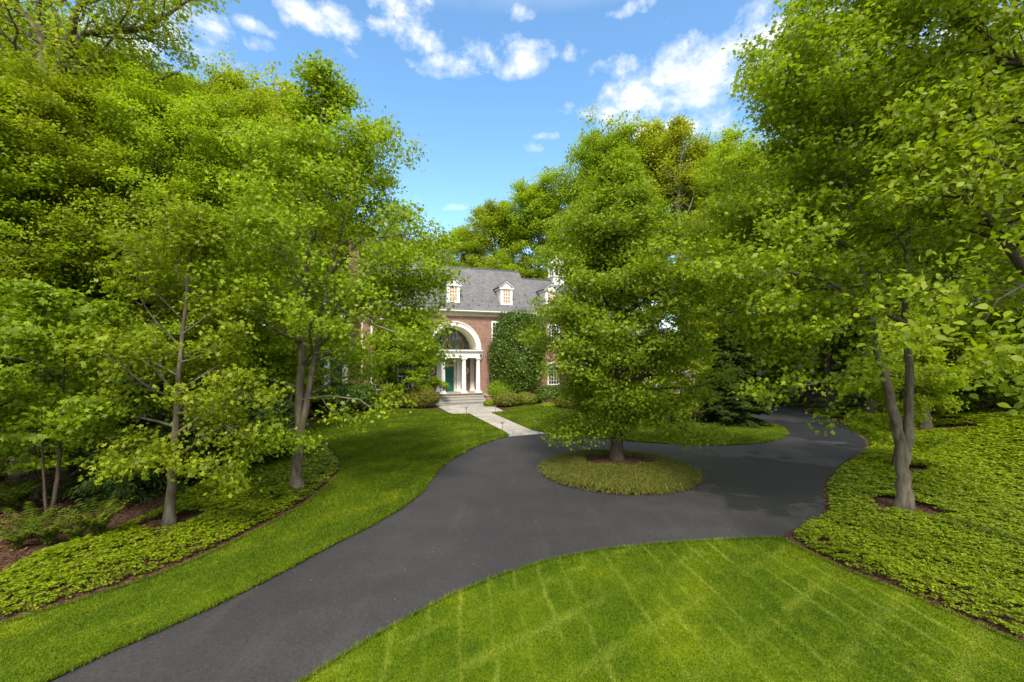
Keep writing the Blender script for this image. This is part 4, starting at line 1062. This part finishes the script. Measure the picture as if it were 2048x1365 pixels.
    P = lambda px, py, d=d0: np.array([(px-CX)/F*d - b[0], d - b[1], CH - (py-HY)/F*d])
    A = [P(1808,1022), P(1808,970), P(1806,915), P(1798,870), P(1782,810,d0-.1), P(1765,745,d0-.2), P(1752,690,d0-.3), P(1735,610,d0-.4), P(1715,500,d0-.4), P(1690,380,d0-.3), P(1670,250,d0-.2), P(1655,120,d0)]
    B = [P(1808,925), P(1816,880), P(1818,820), P(1820,745), P(1814,660), P(1808,570), P(1815,460), P(1825,330), P(1830,180), P(1835,20), P(1840,-120)]
    for Q in (A, B):
        for p in Q: p[2] = max(p[2], 0)
    ex = [dict(path=[P(1752,690,d0-.3), P(1690,745,d0-.7), P(1630,768,d0-1.0), P(1575,775,d0-1.2)], r=.045, kids=6),
          dict(path=[P(1815,650), P(1740,610,d0-.6), P(1650,560,d0-1.0), P(1560,540,d0-1.2), P(1490,560,d0-1.2)], r=.07, kids=13),
          dict(path=[P(1735,610,d0-.4), P(1650,660,d0-.2), P(1570,670,d0+.2), P(1480,640,d0+.5)], r=.06, kids=12),
          dict(path=[P(1715,500,d0-.4), P(1640,470,d0-.3), P(1560,440,d0), P(1470,440,d0+.3)], r=.07, kids=13),
          dict(path=[P(1690,380,d0-.3), P(1630,320,d0-.2), P(1590,280,d0), P(1545,250,d0+.2)], r=.06, kids=10),
          dict(path=[P(1670,250,d0-.2), P(1640,190,d0), P(1615,150,d0+.2), P(1590,130,d0+.4)], r=.05, kids=8),
          dict(path=[P(1660,170,d0), P(1630,90,d0), P(1620,30,d0), P(1650,-60,d0)], r=.05, kids=10),
          dict(path=[P(1815,560), P(1880,600,d0-.4), P(1950,600,d0-.7), P(2030,570,d0-.8)], r=.06, kids=7)]
    t = make_tree('maple_tree', 61, 15.0, [(0, 1.5), (.2, 3.6), (.35, 4.4), (.50, 3.9), (.62, 2.7), (.75, 1.8), (.92, 1.0), (1, .5)], .36, .17, 56, 100000, .115, 'maple', 'maple', 'bark', el=(2, 60), kids=9,
                  stems=[dict(path=A, r=.17, share=.5), dict(path=B, r=.13, share=.5, ground=False)], extra=ex, sig=(.21, .12), clump=.25)
    put(t, b, 0, 'large maple with two stems from one trunk, in the mulch ring right of the drive')
    # --- nearer tree at the right edge, trunk just outside the frame
    d0 = 7.8; b = at(2190, d0)
    P = lambda px, py, d=d0: np.array([(px-CX)/F*d - b[0], d - b[1], CH - (py-HY)/F*d])
    S = [P(2190,1154), P(2185,1000), P(2175,800), P(2165,600), P(2170,400), P(2175,200), P(2180,0), P(2185,-250), P(2185,-450)]; S[0][2] = 0
    ex = [dict(path=[P(2165,640), P(2100,590,d0-.1), P(2045,535,d0-.2), P(2020,500,d0-.2), P(1992,455,d0-.2), P(1965,425,d0-.2), P(1925,395,d0-.1), P(1870,370,d0), P(1800,300,d0+.2)], r=.10, kids=12, bare=.35),
          dict(path=[P(2172,300), P(2100,250,d0), P(2020,240,d0+.1), P(1940,236,d0+.3), P(1880,250,d0+.5), P(1820,262,d0+.8)], r=.065, kids=12, bare=.3),
          dict(path=[P(2178,180), P(2080,130,d0), P(2000,125,d0+.2), P(1960,60,d0+.3), P(1890,20,d0+.5)], r=.07, kids=12, bare=.2),
          dict(path=[P(2170,420), P(2100,440,d0-.3), P(2040,420,d0-.5), P(1990,380,d0-.7)], r=.04, kids=9),
          dict(path=[P(2168,640), P(2110,600,d0-1.0), P(2050,570,d0-1.6), P(1995,600,d0-1.9), P(1965,650,d0-2.0)], r=.035, kids=9),
          dict(path=[P(2170,720), P(2100,690,d0-.4), P(2060,690,d0-.7), P(2020,720,d0-.8)], r=.03, kids=5)]
    t = make_tree('linden_tree', 73, 14.5, [(0, 1), (.3, 2.6), (.5, 3.3), (.75, 3.2), (1, 1.2)], .46, .24, 30, 32000, .115, 'ovate', 'maple', 'barkdark', el=(5, 55), kids=8,
                  stems=[dict(path=S, r=.24, share=1.)], extra=ex, sig=(.17, .10), az_bias=None)
    put(t, b, 0, 'broad-leaved tree reaching in from the right edge with dark crooked limbs')
    # --- thin twin-stem sapling left
    d0 = 10.6; b = g(98, 1062, 0); d0 = b[1]
    P = lambda px, py, d=d0: np.array([(px-CX)/F*d - b[0], d - b[1], CH - (py-HY)/F*d])
    A = [P(98,1062), P(106,1010), P(118,940), P(120,880), P(126,800), P(130,700), P(135,600)]; A[0][2] = 0
    B = [P(99,1058), P(90,1000), P(86,930), P(84,850), P(80,760), P(76,680)]
    t = make_tree('sapling', 81, 5.4, [(0, .8), (.4, 1.5), (.7, 1.6), (1, .5)], .34, .07, 16, 11000, .12, 'maple', 'under', 'barkdark', el=(5, 50), kids=7,
                  stems=[dict(path=A, r=.06, share=.6), dict(path=B, r=.04, share=.4, ground=False)], sig=(.16, .07))
    put(t, b, 0, 'thin sapling with two stems growing from the leaf litter at the far left')
    # --- bright young tree on the bank behind the right maple
    b = g(1785, 935, 0)
    t = make_tree('sapling', 85, 3.9, [(0, .7), (.3, 1.5), (.55, 1.7), (.8, 1.2), (1, .4)], .2, .05, 22, 12000, .12, 'maple', 'lime', 'barkdark', el=(15, 60), kids=7, sig=(.14, .07))
    put(t, b, 0, 'bright green young maple just behind the two-stemmed right maple')

    # --- wood trees: several shapes, copied
    proto = {}
    proto['A'] = make_tree('wood_tree', 101, 20, [(0, 2), (.3, 3.6), (.5, 4.4), (.7, 4.2), (.9, 2.6), (1, 1)], .32, .30, 42, 78000, .145, 'diamond', 'wood', 'barkdark', el=(10, 62), kids=7, sig=(.32, .16), clump=.5)
    proto['B'] = make_tree('wood_tree', 102, 19, [(0, 2), (.2, 3.6), (.4, 4.8), (.65, 4.6), (.85, 3.0), (1, 1)], .18, .26, 46, 82000, .145, 'diamond', 'wood', 'barkdark', el=(5, 60), kids=7, sig=(.32, .14), clump=.5)
    proto['C'] = make_tree('wood_tree', 103, 22, [(0, 1.5), (.35, 2.8), (.6, 3.6), (.8, 3.0), (1, .8)], .38, .28, 40, 60000, .15, 'diamond', 'wood', 'bark', el=(20, 66), kids=7, sig=(.32, .16), clump=.6)
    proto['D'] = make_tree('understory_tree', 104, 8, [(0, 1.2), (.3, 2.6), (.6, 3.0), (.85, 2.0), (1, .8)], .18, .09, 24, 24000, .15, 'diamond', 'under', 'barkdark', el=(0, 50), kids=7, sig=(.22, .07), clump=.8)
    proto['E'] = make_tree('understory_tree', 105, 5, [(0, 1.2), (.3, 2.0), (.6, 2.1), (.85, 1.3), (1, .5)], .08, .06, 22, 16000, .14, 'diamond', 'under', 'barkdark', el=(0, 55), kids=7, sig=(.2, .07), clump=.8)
    proto['F'] = make_tree('oak_tree', 106, 24, [(0, 3), (.35, 5.2), (.6, 6.4), (.8, 5.4), (.93, 3.4), (1, 1.6)], .30, .42, 44, 72000, .22, 'diamond', 'woodlime', 'bark', el=(12, 58), kids=8, sig=(.38, .2), clump=1.3)
    proto['G'] = make_tree('birch_tree', 107, 24, [(0, 1.5), (.4, 2.6), (.65, 3.2), (.85, 2.4), (1, .8)], .60, .30, 30, 15000, .20, 'diamond', 'olive', 'barkpale', el=(30, 70), kids=7, sig=(.3, .16), clump=1.2)
    used = set()
    HN = {'A': 20, 'B': 19, 'C': 22, 'D': 8, 'E': 5, 'F': 24, 'G': 24}
    KN = {'A': 'wood_tree', 'B': 'wood_tree', 'C': 'wood_tree', 'D': 'understory_tree', 'E': 'understory_tree', 'F': 'oak_tree', 'G': 'birch_tree'}
    def wood(k, px, d, Hh, leaf, label, group=None, xy=None):
        x, y = xy or at(px, d); sc = Hh / HN[k]; loc = (x, y, float(height(x, y)) - .03); rz = rng.uniform(0, 6.28); cat = 'tree'
        sxy = sc * rng.uniform(.95, 1.1)
        if k not in used:
            used.add(k); o = proto[k]; o.location = loc; o.rotation_euler = (0, 0, rz); o.scale = (sxy, sxy, sc)
            tag(o, label, cat, group)
            if leaf:
                for ch in o.children:
                    if ch.name.startswith('crown'): ch.material_slots[0].link = 'OBJECT'; ch.material_slots[0].material = M[leaf]
            return o
        o = dup(proto[k], loc, rz, (sxy, sxy, sc), label, group, leaf or None, KN[k]); o['category'] = cat
        if not leaf:
            pass
        return o
    W = wood
    W('B', 130, 14.2, 12.6, 'lime', 'bright layered tree at the left, hiding the trunk of the big oak')
    W('B', 318, 16.0, 13.2, 'lime', 'bright layered tree between the slender young maple and the wood')
    W('B', -10, 13.0, 11.6, 'woodlime', 'bright layered tree cut by the left edge of the frame')
    W('A', 470, 18.0, 13.4, 'woodlime', 'leafy tree right behind the forked maple, its left neighbour')
    GL = 'trees of the dense left wood'; LL = 'leafy tree standing within the dense dark wood left of the lawn'
    W('B', 205, 18.5, 16.4, 'lime', 'yellow-green tree in front of the wood, under the big oak limbs at upper left')
    W('A', 445, 24, 18.2, 'lime', 'tall yellow-green tree whose rounded top meets the sky left of the forked maple')
    W('F', 555, 30, 20.6, 'olive', 'tree with orange-tinted top just left of the forked maple peak')
    W('B', 330, 22, 17.5, 'woodlime', 'leafy tree between the big oak and the slender maple, yellow-green crown')
    for k, px, d, h, lf in (('A', 120, 22.5, 20, 'woodlime'), ('C', 20, 25, 22, 'wood'), ('B', 262, 27, 20, 'wood'), ('A', 385, 31, 21, 'wood'), ('C', 480, 35, 22, 'wood'), ('B', 590, 35, 17.5, 'woodlime'),
                            ('A', -60, 19, 19, 'wood'), ('C', 150, 34, 23, 'wood'), ('B', 520, 25, 13.5, 'wood'), ('A', 300, 40, 24, 'wood'), ('B', 50, 40, 24, 'wood'), ('C', 430, 44, 24, 'wood'), ('A', 560, 46, 22, 'wood'),
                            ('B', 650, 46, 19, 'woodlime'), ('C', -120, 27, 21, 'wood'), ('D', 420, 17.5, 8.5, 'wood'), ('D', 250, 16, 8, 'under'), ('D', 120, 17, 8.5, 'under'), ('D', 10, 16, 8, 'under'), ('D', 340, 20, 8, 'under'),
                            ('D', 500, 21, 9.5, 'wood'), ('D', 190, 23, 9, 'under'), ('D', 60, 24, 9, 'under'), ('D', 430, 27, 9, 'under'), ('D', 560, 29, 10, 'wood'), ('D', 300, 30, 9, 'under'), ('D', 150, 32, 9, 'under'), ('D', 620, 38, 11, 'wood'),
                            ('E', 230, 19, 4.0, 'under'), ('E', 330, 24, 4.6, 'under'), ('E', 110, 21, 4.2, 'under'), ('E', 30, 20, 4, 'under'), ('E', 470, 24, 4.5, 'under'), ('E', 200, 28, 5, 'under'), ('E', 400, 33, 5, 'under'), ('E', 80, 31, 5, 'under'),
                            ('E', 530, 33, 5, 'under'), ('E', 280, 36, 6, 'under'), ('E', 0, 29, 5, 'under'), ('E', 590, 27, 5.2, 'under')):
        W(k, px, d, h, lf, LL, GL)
    # trees just left of the frame that shade the lawn and reach in with their lowest twigs
    W('E', 0, 0, 4.4, 'wood', 'small tree at the left edge with bright sprays reaching in over the ferns', None, at(-110, 10.5))
    W('D', 0, 0, 8.2, 'wood', 'taller understory tree at the left edge, above the small bright sprays', None, at(-190, 12))
    for xy, h in (((-15.5, 6.5), 13),):
        W('B', 0, 0, h, 'wood', 'tree beyond the left edge shading the near lawn', None, xy)
    # behind the house
    W('A', 706, 50, 18.4, 'woodlime', 'tree rising behind the chimney end of the house')
    W('B', 780, 55, 19.5, 'woodlime', 'tree behind the house, above its left dormer')
    W('B', 858, 58, 19.0, 'lime', 'pale yellow-green tree behind the middle of the long ridge')
    W('A', 925, 60, 20.0, 'woodlime', 'tree behind the right half of the long ridge, low in the dip of the skyline')
    W('F', 990, 58, 22.6, 'woodlime', 'rounded tree behind the ridge end, left end of the rising skyline')
    W('F', 1080, 55, 24.2, 'woodlime', 'broad oak behind the cupola, lower than its right neighbour')
    W('F', 1212, 50, 27.8, 'wood', 'tallest dark green oak behind the island tree')
    W('F', 1300, 50, 28, 'olive', 'tall orange-green oak right behind the top of the island tree')
    W('G', 1368, 44, 27.2, 'olive', 'tall birch with pale bare stem and coppery crown on the skyline')
    W('F', 1440, 46, 25.0, 'woodlime', 'yellow-green tree right of the pale birch')
    W('F', 1225, 60, 30, 'woodlime', 'far tree seen between the two tall oaks behind the island tree')
    GB = 'low trees behind the house'
    for px, d, h in ((760, 53, 11), (830, 54, 12.5), (895, 55, 12), (960, 55, 13), (1030, 55, 14), (1095, 56, 14), (1150, 57, 15)):
        W('D', px, d, h, 'woodlime', 'low leafy tree filling the gap behind the slate ridge', GB)
    # right bank
    W('A', 1470, 33, 18.5, 'woodlime', 'slim tree on the bank behind the dark conifer')
    W('B', 1615, 34, 18.5, 'wood', 'full-crowned tree on the bank between conifer and right maple')
    GR = 'trees of the right bank'; LR = 'leafy tree standing within the wood on the right bank'
    for k, px, d, h, lf in (('B', 1660, 30, 19, 'wood'), ('A', 1740, 25, 18, 'wood'), ('B', 1850, 22, 17, 'wood'), ('A', 1960, 24, 19, 'woodlime'), ('B', 2060, 21, 17, 'wood'), ('C', 1550, 38, 21, 'woodlime'),
                            ('A', 1640, 40, 22, 'woodlime'), ('B', 1780, 34, 20, 'lime'), ('C', 1900, 33, 22, 'woodlime'), ('A', 2030, 32, 21, 'wood'), ('C', 1490, 44, 23, 'woodlime'), ('B', 1720, 44, 24, 'woodlime'), ('B', 2150, 27, 20, 'wood'),
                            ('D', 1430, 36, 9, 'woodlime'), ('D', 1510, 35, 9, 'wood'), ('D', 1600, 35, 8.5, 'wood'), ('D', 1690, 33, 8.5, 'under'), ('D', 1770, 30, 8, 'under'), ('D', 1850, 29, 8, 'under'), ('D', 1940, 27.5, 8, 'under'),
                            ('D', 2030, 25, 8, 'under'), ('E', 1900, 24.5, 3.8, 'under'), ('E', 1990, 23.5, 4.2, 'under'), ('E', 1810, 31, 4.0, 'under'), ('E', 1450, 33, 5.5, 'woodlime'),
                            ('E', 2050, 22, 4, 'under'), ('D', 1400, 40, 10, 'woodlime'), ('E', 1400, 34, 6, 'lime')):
        W(k, px, d, h, lf, LR, GR)
    W('E', 1560, 36.5, 3.6, 'lime', 'yellow-green bush at the head of the drive, right of the dark conifer')
    W('E', 1300, 26.5, 4.6, 'woodlime', 'leafy small tree hiding the garage gable, behind the island tree')
    W('E', 1385, 28.0, 4.9, 'lime', 'yellow-green small tree between the garage gable and the dark conifer')
    W('E', 1225, 29.0, 4.8, 'wood', 'small tree before the low link wall, straight behind the island tree trunk')
    # dark conifer by the lawn
    t = make_conifer('hemlock_tree', 7, 6.9, 1.95, 76000, size=.17); put(t, g(1462, 849, 0), 0, 'dark conical evergreen at the back edge of the lawn right of the island')
    t = make_conifer('hemlock_tree', 8, 9.0, 1.7, 26000, size=.17); put(t, at(1482, 33), 1, 'slim dark evergreen behind the conical one')
    # dark evergreen shrubs under the left trees
    t = make_conifer('yew_shrub', 9, 3.5, 1.7, 17000, 'dark', .16); put(t, at(262, 12.6), 0, 'dark layered evergreen shrub behind the ferns', 'shrub')
    t = make_shrub('laurel_shrub', 61, 1.6, 1.2, 2.7, 9000, .14, 'ovate', 'dark', .3, 12, .3); put(t, at(440, 14.6), 0, 'dark rounded shrub at the wood edge right of the slender young maple', 'shrub')
    t = make_shrub('laurel_shrub', 62, 1.5, 1.2, 2.3, 8000, .14, 'ovate', 'dark', .3, 12, .3); put(t, at(530, 16.4), 0, 'dark shrub at the wood edge, just left of the forked maple trunk', 'shrub')

def build_shrubs():
    # left of the porch
    S = lambda n, seed, px, py, rx, ry, h, N, sz, shp, lf, lab, **k: put(make_shrub(n, seed, rx, ry, h, N, sz, shp, lf, **k), g(px, py, 0), .3, lab, 'shrub')
    t = make_tree('dogwood_tree', 91, 6.6, [(0, 1.6), (.15, 2.7), (.4, 3.1), (.65, 2.7), (.85, 1.6), (1, .6)], .06, .1, 44, 70000, .13, 'ovate', 'maple', 'barkdark', el=(5, 60), kids=8, sig=(.16, .07), clump=.7)
    put(t, (-8.6, 34.4), 0, 'broad low-branched dogwood against the house front left of the porch')
    S('boxwood_shrub', 1, 840, 800, 1.25, 1.2, 2.1, 15000, .07, 'diamond', 'box', 'clipped round boxwood left of the porch steps')
    S('azalea_shrub', 2, 843, 816, 1.35, 1.0, 1.5, 12000, .085, 'ovate', 'azalea', 'yellow-green azalea beside the left end of the steps', rough=.2)
    S('azalea_shrub', 3, 778, 818, 1.15, .9, 1.25, 9000, .08, 'ovate', 'azalea', 'lower azalea left of the one beside the steps', rough=.2)
    S('laurel_shrub', 4, 716, 822, 1.4, 1.2, 2.0, 11000, .12, 'ovate', 'holly', 'glossy green shrub under the branch end of the forked maple', rough=.25)
    S('laurel_shrub', 5, 666, 832, 1.3, 1.1, 1.9, 10000, .12, 'ovate', 'dark', 'dark shrub at the left end of the house bed', rough=.25)
    S('laurel_shrub', 6, 690, 812, 1.3, 1.1, 1.8, 9000, .12, 'ovate', 'holly', 'shrub in front of the sunroom windows', rough=.25)
    # right of the porch
    S('holly_tree', 7, 1040, 803, 2.6, 1.8, 7.7, 56000, .13, 'ovate', 'holly', 'tall dense holly against the house front right of the porch', rough=.34, boxy=.2, lumps=16, sig=.11, shell=.28)
    S('boxwood_shrub', 8, 1003, 805, 1.25, 1.15, 2.0, 15000, .07, 'diamond', 'box', 'clipped round boxwood right of the porch in front of the holly')
    S('azalea_shrub', 9, 1016, 814, 1.15, .8, 1.2, 10000, .085, 'ovate', 'azalea', 'azalea mound right of the steps, nearest the path', rough=.2)
    S('azalea_shrub', 10, 1052, 810, 1.0, .8, 1.05, 8000, .085, 'ovate', 'azalea', 'second azalea right of the steps, next to the round boxwood', rough=.2)
    S('laurel_shrub', 11, 1098, 808, 1.2, .9, 1.5, 9000, .11, 'ovate', 'holly', 'green shrub right of the two azaleas, under the island tree edge', rough=.25)
    S('azalea_shrub', 12, 1135, 817, .9, .8, 1.1, 6000, .085, 'ovate', 'azalea', 'low shrub at the right lawn edge behind the island tree', rough=.2)
    S('laurel_shrub', 13, 1190, 822, 1.3, 1., 1.7, 9000, .11, 'ovate', 'holly', 'shrub behind the island tree trunk, left side', rough=.25)
    S('laurel_shrub', 14, 1275, 838, 1.3, 1., 1.6, 9000, .11, 'ovate', 'holly', 'shrub behind the island tree trunk, right side', rough=.25)
    S('laurel_shrub', 15, 1352, 843, 1.2, .9, 1.5, 8000, .11, 'ovate', 'box', 'rounded shrub left of the dark conical evergreen', rough=.25)
    S('liriope_clump', 16, 984, 813, .75, .45, .5, 3500, .14, 'blade', 'box', 'grassy clump at the foot of the right step wall', upb=.1, stems=2)
    S('barberry_shrub', 17, 1098, 812, .45, .4, .55, 2500, .05, 'diamond', 'litter', 'small reddish shrub in the mulch right of the azaleas', stems=3)
    S('perennial_clump', 18, 1096, 815, .6, .35, .35, 2500, .09, 'ovate', 'box', 'low green clump before the small reddish shrub', stems=2)
    # ferns on the left
    f = make_fern('fern', 1, .95, 24)
    for i, (px, py, s, lab) in enumerate(((196, 1082, 1.0, 'tallest fern clump, between the yew and the ground cover'), (98, 1092, .72, 'fern left of the tallest fern at the ground cover edge'), (62, 1078, .8, 'fern by the foot of the thin sapling'),
                                          (150, 1088, .6, 'small fern between two larger ferns'), (18, 1030, .95, 'fern at the far left edge in the leaf litter'), (45, 1012, .8, 'pale fern behind the far left fern'), (36, 1100, .6, 'fern at the lower left by the dark litter'))):
        o = f if i == 0 else dup(f, (0, 0, 0), 0, 1)
        put(o, g(px, py, 0), i * 1.3, lab, 'fern', 'ferns at the wood edge', sc=s)

def path_light():
    r = empty('path_light')
    k = MB(); k.lathe([(.014, -.1), (.014, .40)], 0, 0, 10); k.lathe([(.05, -.02), (.05, .015), (.02, .03)], 0, 0, 12); k.build('post', M['bronze'], r)
    k = MB(); k.lathe([(.03, .38), (.03, .44), (.10, .425), (.09, .45), (.02, .485)], 0, 0, 16); k.build('lamp_cap', M['bronze'], r)
    return r
def build_small():
    r = path_light()
    for i, (px, py, lab) in enumerate(((932.5, 830, 'bronze path light at the left corner of the flagstone landing'), (991, 826, 'bronze path light at the right corner of the flagstone landing'), (1004.5, 864, 'bronze path light on the lawn edge left of the path near the drive'), (1070, 861, 'bronze path light on the lawn right of the path near the drive'))):
        o = r if i == 0 else dup(r, (0, 0, 0), 0, 1)
        x, y = g(px, py, 0); put(o, (x, y), i, lab, 'path light', 'path lights along the flagstones', dz=.04)
    k = MB(); k.lathe([(.006, 0), (.006, .30)], 0, 0, 8); s = k.build('marker_stake', M['bronze']); put(s, g(1025.5, 874.5, 0), 0, 'thin marker stake where the path meets the drive', 'stake', dz=.01)

# ------------------------------------------------------------------ sky, sun, camera
SUN = np.array([.05, -.76, .92]); SUN /= np.linalg.norm(SUN)
def build_light():
    el = math.asin(SUN[2]); az = math.atan2(SUN[0], SUN[1])
    ld = bpy.data.lights.new('sun', 'SUN'); ld.energy = 2.2; ld.angle = R(12); ld.color = (1, .94, .84)
    lo = bpy.data.objects.new('sun', ld); COL.objects.link(lo)
    from mathutils import Vector
    lo.rotation_euler = Vector(SUN).to_track_quat('Z', 'Y').to_euler(); lo.location = (-20, -20, 40)
    w = bpy.data.worlds.new('World'); SC.world = w; w.use_nodes = True; nt = w.node_tree; nt.nodes.clear()
    t = NT.__new__(NT); t.t = nt; t.m = None
    sky = t.n('ShaderNodeTexSky', sky_type='NISHITA', sun_disc=False, sun_elevation=el, sun_rotation=az, altitude=100, air_density=1.0, dust_density=.6, ozone_density=1.6)
    d = t.n('ShaderNodeTexCoord').outputs['Generated']
    s = t.n('ShaderNodeSeparateXYZ'); t.l(d, s.inputs[0])
    A = t.math('ARCTAN2', s.outputs[0], s.outputs[1]); E = t.math('ARCSINE', s.outputs[2])
    cv = t.n('ShaderNodeCombineXYZ'); t.l(A, cv.inputs[0]); t.l(E, cv.inputs[1])
    mp = t.mapping(cv.outputs[0], (1, 1.5, 1)); n1 = t.noise(mp, 9, 9, .62, .25); n2 = t.noise(t.mapping(cv.outputs[0], (1, 1.3, 1), (0, 0, 0), (3, 1, 0)), 24, 6, .6)
    blobs = [(1640, 60, 170, 90, 1.1), (1540, 110, 220, 95, 1.1), (1400, 165, 220, 75, 1.1), (1255, 205, 140, 55, 1.05), (1215, 150, 90, 30, .7), (1340, 255, 120, 28, 1), (1700, 180, 200, 90, 1), (1430, 235, 90, 40, .9), (1980, 120, 250, 130, .7),
             (1010, 112, 110, 34, 1), (930, 138, 110, 22, .75), (1150, 105, 40, 16, .6), (815, 72, 95, 26, 1), (650, 40, 95, 32, 1), (520, 92, 45, 16, .9), (500, 50, 60, 16, .75), (800, 8, 80, 26, 1), (390, 40, 110, 50, .9), (380, 95, 120, 26, .8),
             (1280, 15, 60, 14, .5), (1050, 30, 60, 12, .5), (1095, 272, 30, 9, .6), (1062, 295, 30, 9, .45), (915, 412, 55, 12, .6), (855, 405, 50, 10, .4), (200, 60, 200, 90, .8), (690, 105, 30, 8, .4), (900, 520, 300, 70, .45), (1335, 45, 25, 9, .4)]
    acc = None
    for px, py, wx, wy, k in blobs:
        X, Z = (px-CX)/F, (HY-py)/F; a = math.atan(X); e = math.atan2(Z, math.hypot(1, X)); f = 1/math.sqrt(1+X*X)
        u = t.math('DIVIDE', t.math('SUBTRACT', A, a), wx/F*f*f*.84); v = t.math('DIVIDE', t.math('SUBTRACT', E, e), wy/F*f*.84)
        q = t.math('MULTIPLY_ADD', t.math('ADD', t.math('MULTIPLY', u, u), t.math('MULTIPLY', v, v)), -.6*k, k*.9)
        acc = q if acc is None else t.math('SMOOTH_MAX', acc, q, .15)
    acc = t.math('MAXIMUM', acc, -1.0)
    den = t.math('ADD', t.math('MULTIPLY', acc, .85), t.math('MULTIPLY_ADD', n1, 2.9, -1.62)); den = t.math('ADD', den, t.math('MULTIPLY_ADD', n2, 1.3, -.65))
    mask = t.ramp(den, [(-.0, 0.), (.35, .28), (1.05, .97)])
    # added unseen cloud overhead, behind and to the sides, for whiter fill light
    d3 = t.noise(t.mapping(d, (1, 1, 1.6), (0, 0, 0), (5, 2, 1)), 2.6, 8, .6, .4)
    front = t.math('MULTIPLY', t.ramp(s.outputs[1], [(.22, 0.), (.42, 1.)]), t.ramp(s.outputs[2], [(.62, 1.), (.78, 0.)]))
    rest = t.math('MULTIPLY', t.ramp(d3, [(.36, 0.), (.56, 1.)]), t.math('SUBTRACT', 1.0, front))
    mask = t.math('MAXIMUM', mask, rest)
    hs = t.n('ShaderNodeHueSaturation'); hs.inputs['Hue'].default_value = .492; hs.inputs['Saturation'].default_value = 1.14; hs.inputs['Value'].default_value = .86
    t.l(sky.outputs[0], hs.inputs['Color'])
    lit = t.ramp(t.math('ADD', n2, t.math('MULTIPLY', n1, .4)), [(.45, (6.6, 7.0, 7.6)), (.85, (9.3, 9.2, 9.1))])
    lit.node.color_ramp.elements[0].color = (.72, .77, .84, 1); lit.node.color_ramp.elements[1].color = (1, .99, .98, 1)
    lit = t.mix(1.0, lit, t.mix(front, (CLOUD * 1.75,) * 3, (CLOUD,) * 3), 'MULTIPLY')  # added out-of-view cloud set brighter than the visible, to lift the fill
    c = t.mix(mask, hs.outputs[0], lit)
    bg = t.n('ShaderNodeBackground'); bg.inputs['Strength'].default_value = SKY; t.l(c, bg.inputs['Color'])
    out = t.n('ShaderNodeOutputWorld'); t.l(bg.outputs[0], out.inputs['Surface'])
SKY, CLOUD, EXPO = .15, 3.6, 1.38
def build_camera():
    cd = bpy.data.cameras.new('camera'); cd.sensor_width = 36; cd.lens = F / 2048 * 36; cd.shift_y = (HY - 682.5) / 2048; cd.clip_start = .1; cd.clip_end = 3000
    co = bpy.data.objects.new('camera', cd); COL.objects.link(co); co.location = (0, 0, CH); co.rotation_euler = (R(90), 0, 0); SC.camera = co
    vs = SC.view_settings; vs.view_transform = 'Standard'; vs.look = 'None'; vs.exposure = EXPO; vs.gamma = 1; vs.use_curve_mapping = False
    cy = SC.cycles; cy.max_bounces = 10; cy.diffuse_bounces = 8; cy.transmission_bounces = 8; cy.glossy_bounces = 2; cy.use_denoising = True; cy.denoiser = 'OPENIMAGEDENOISE'; cy.denoising_input_passes = 'RGB_ALBEDO_NORMAL'; cy.denoising_prefilter = 'ACCURATE'
    cy.caustics_reflective = False; cy.caustics_refractive = False; cy.sample_clamp_indirect = 6

make_materials()
build_ground()
build_house()
build_trees()
build_shrubs()
build_small()
build_light()
build_camera()
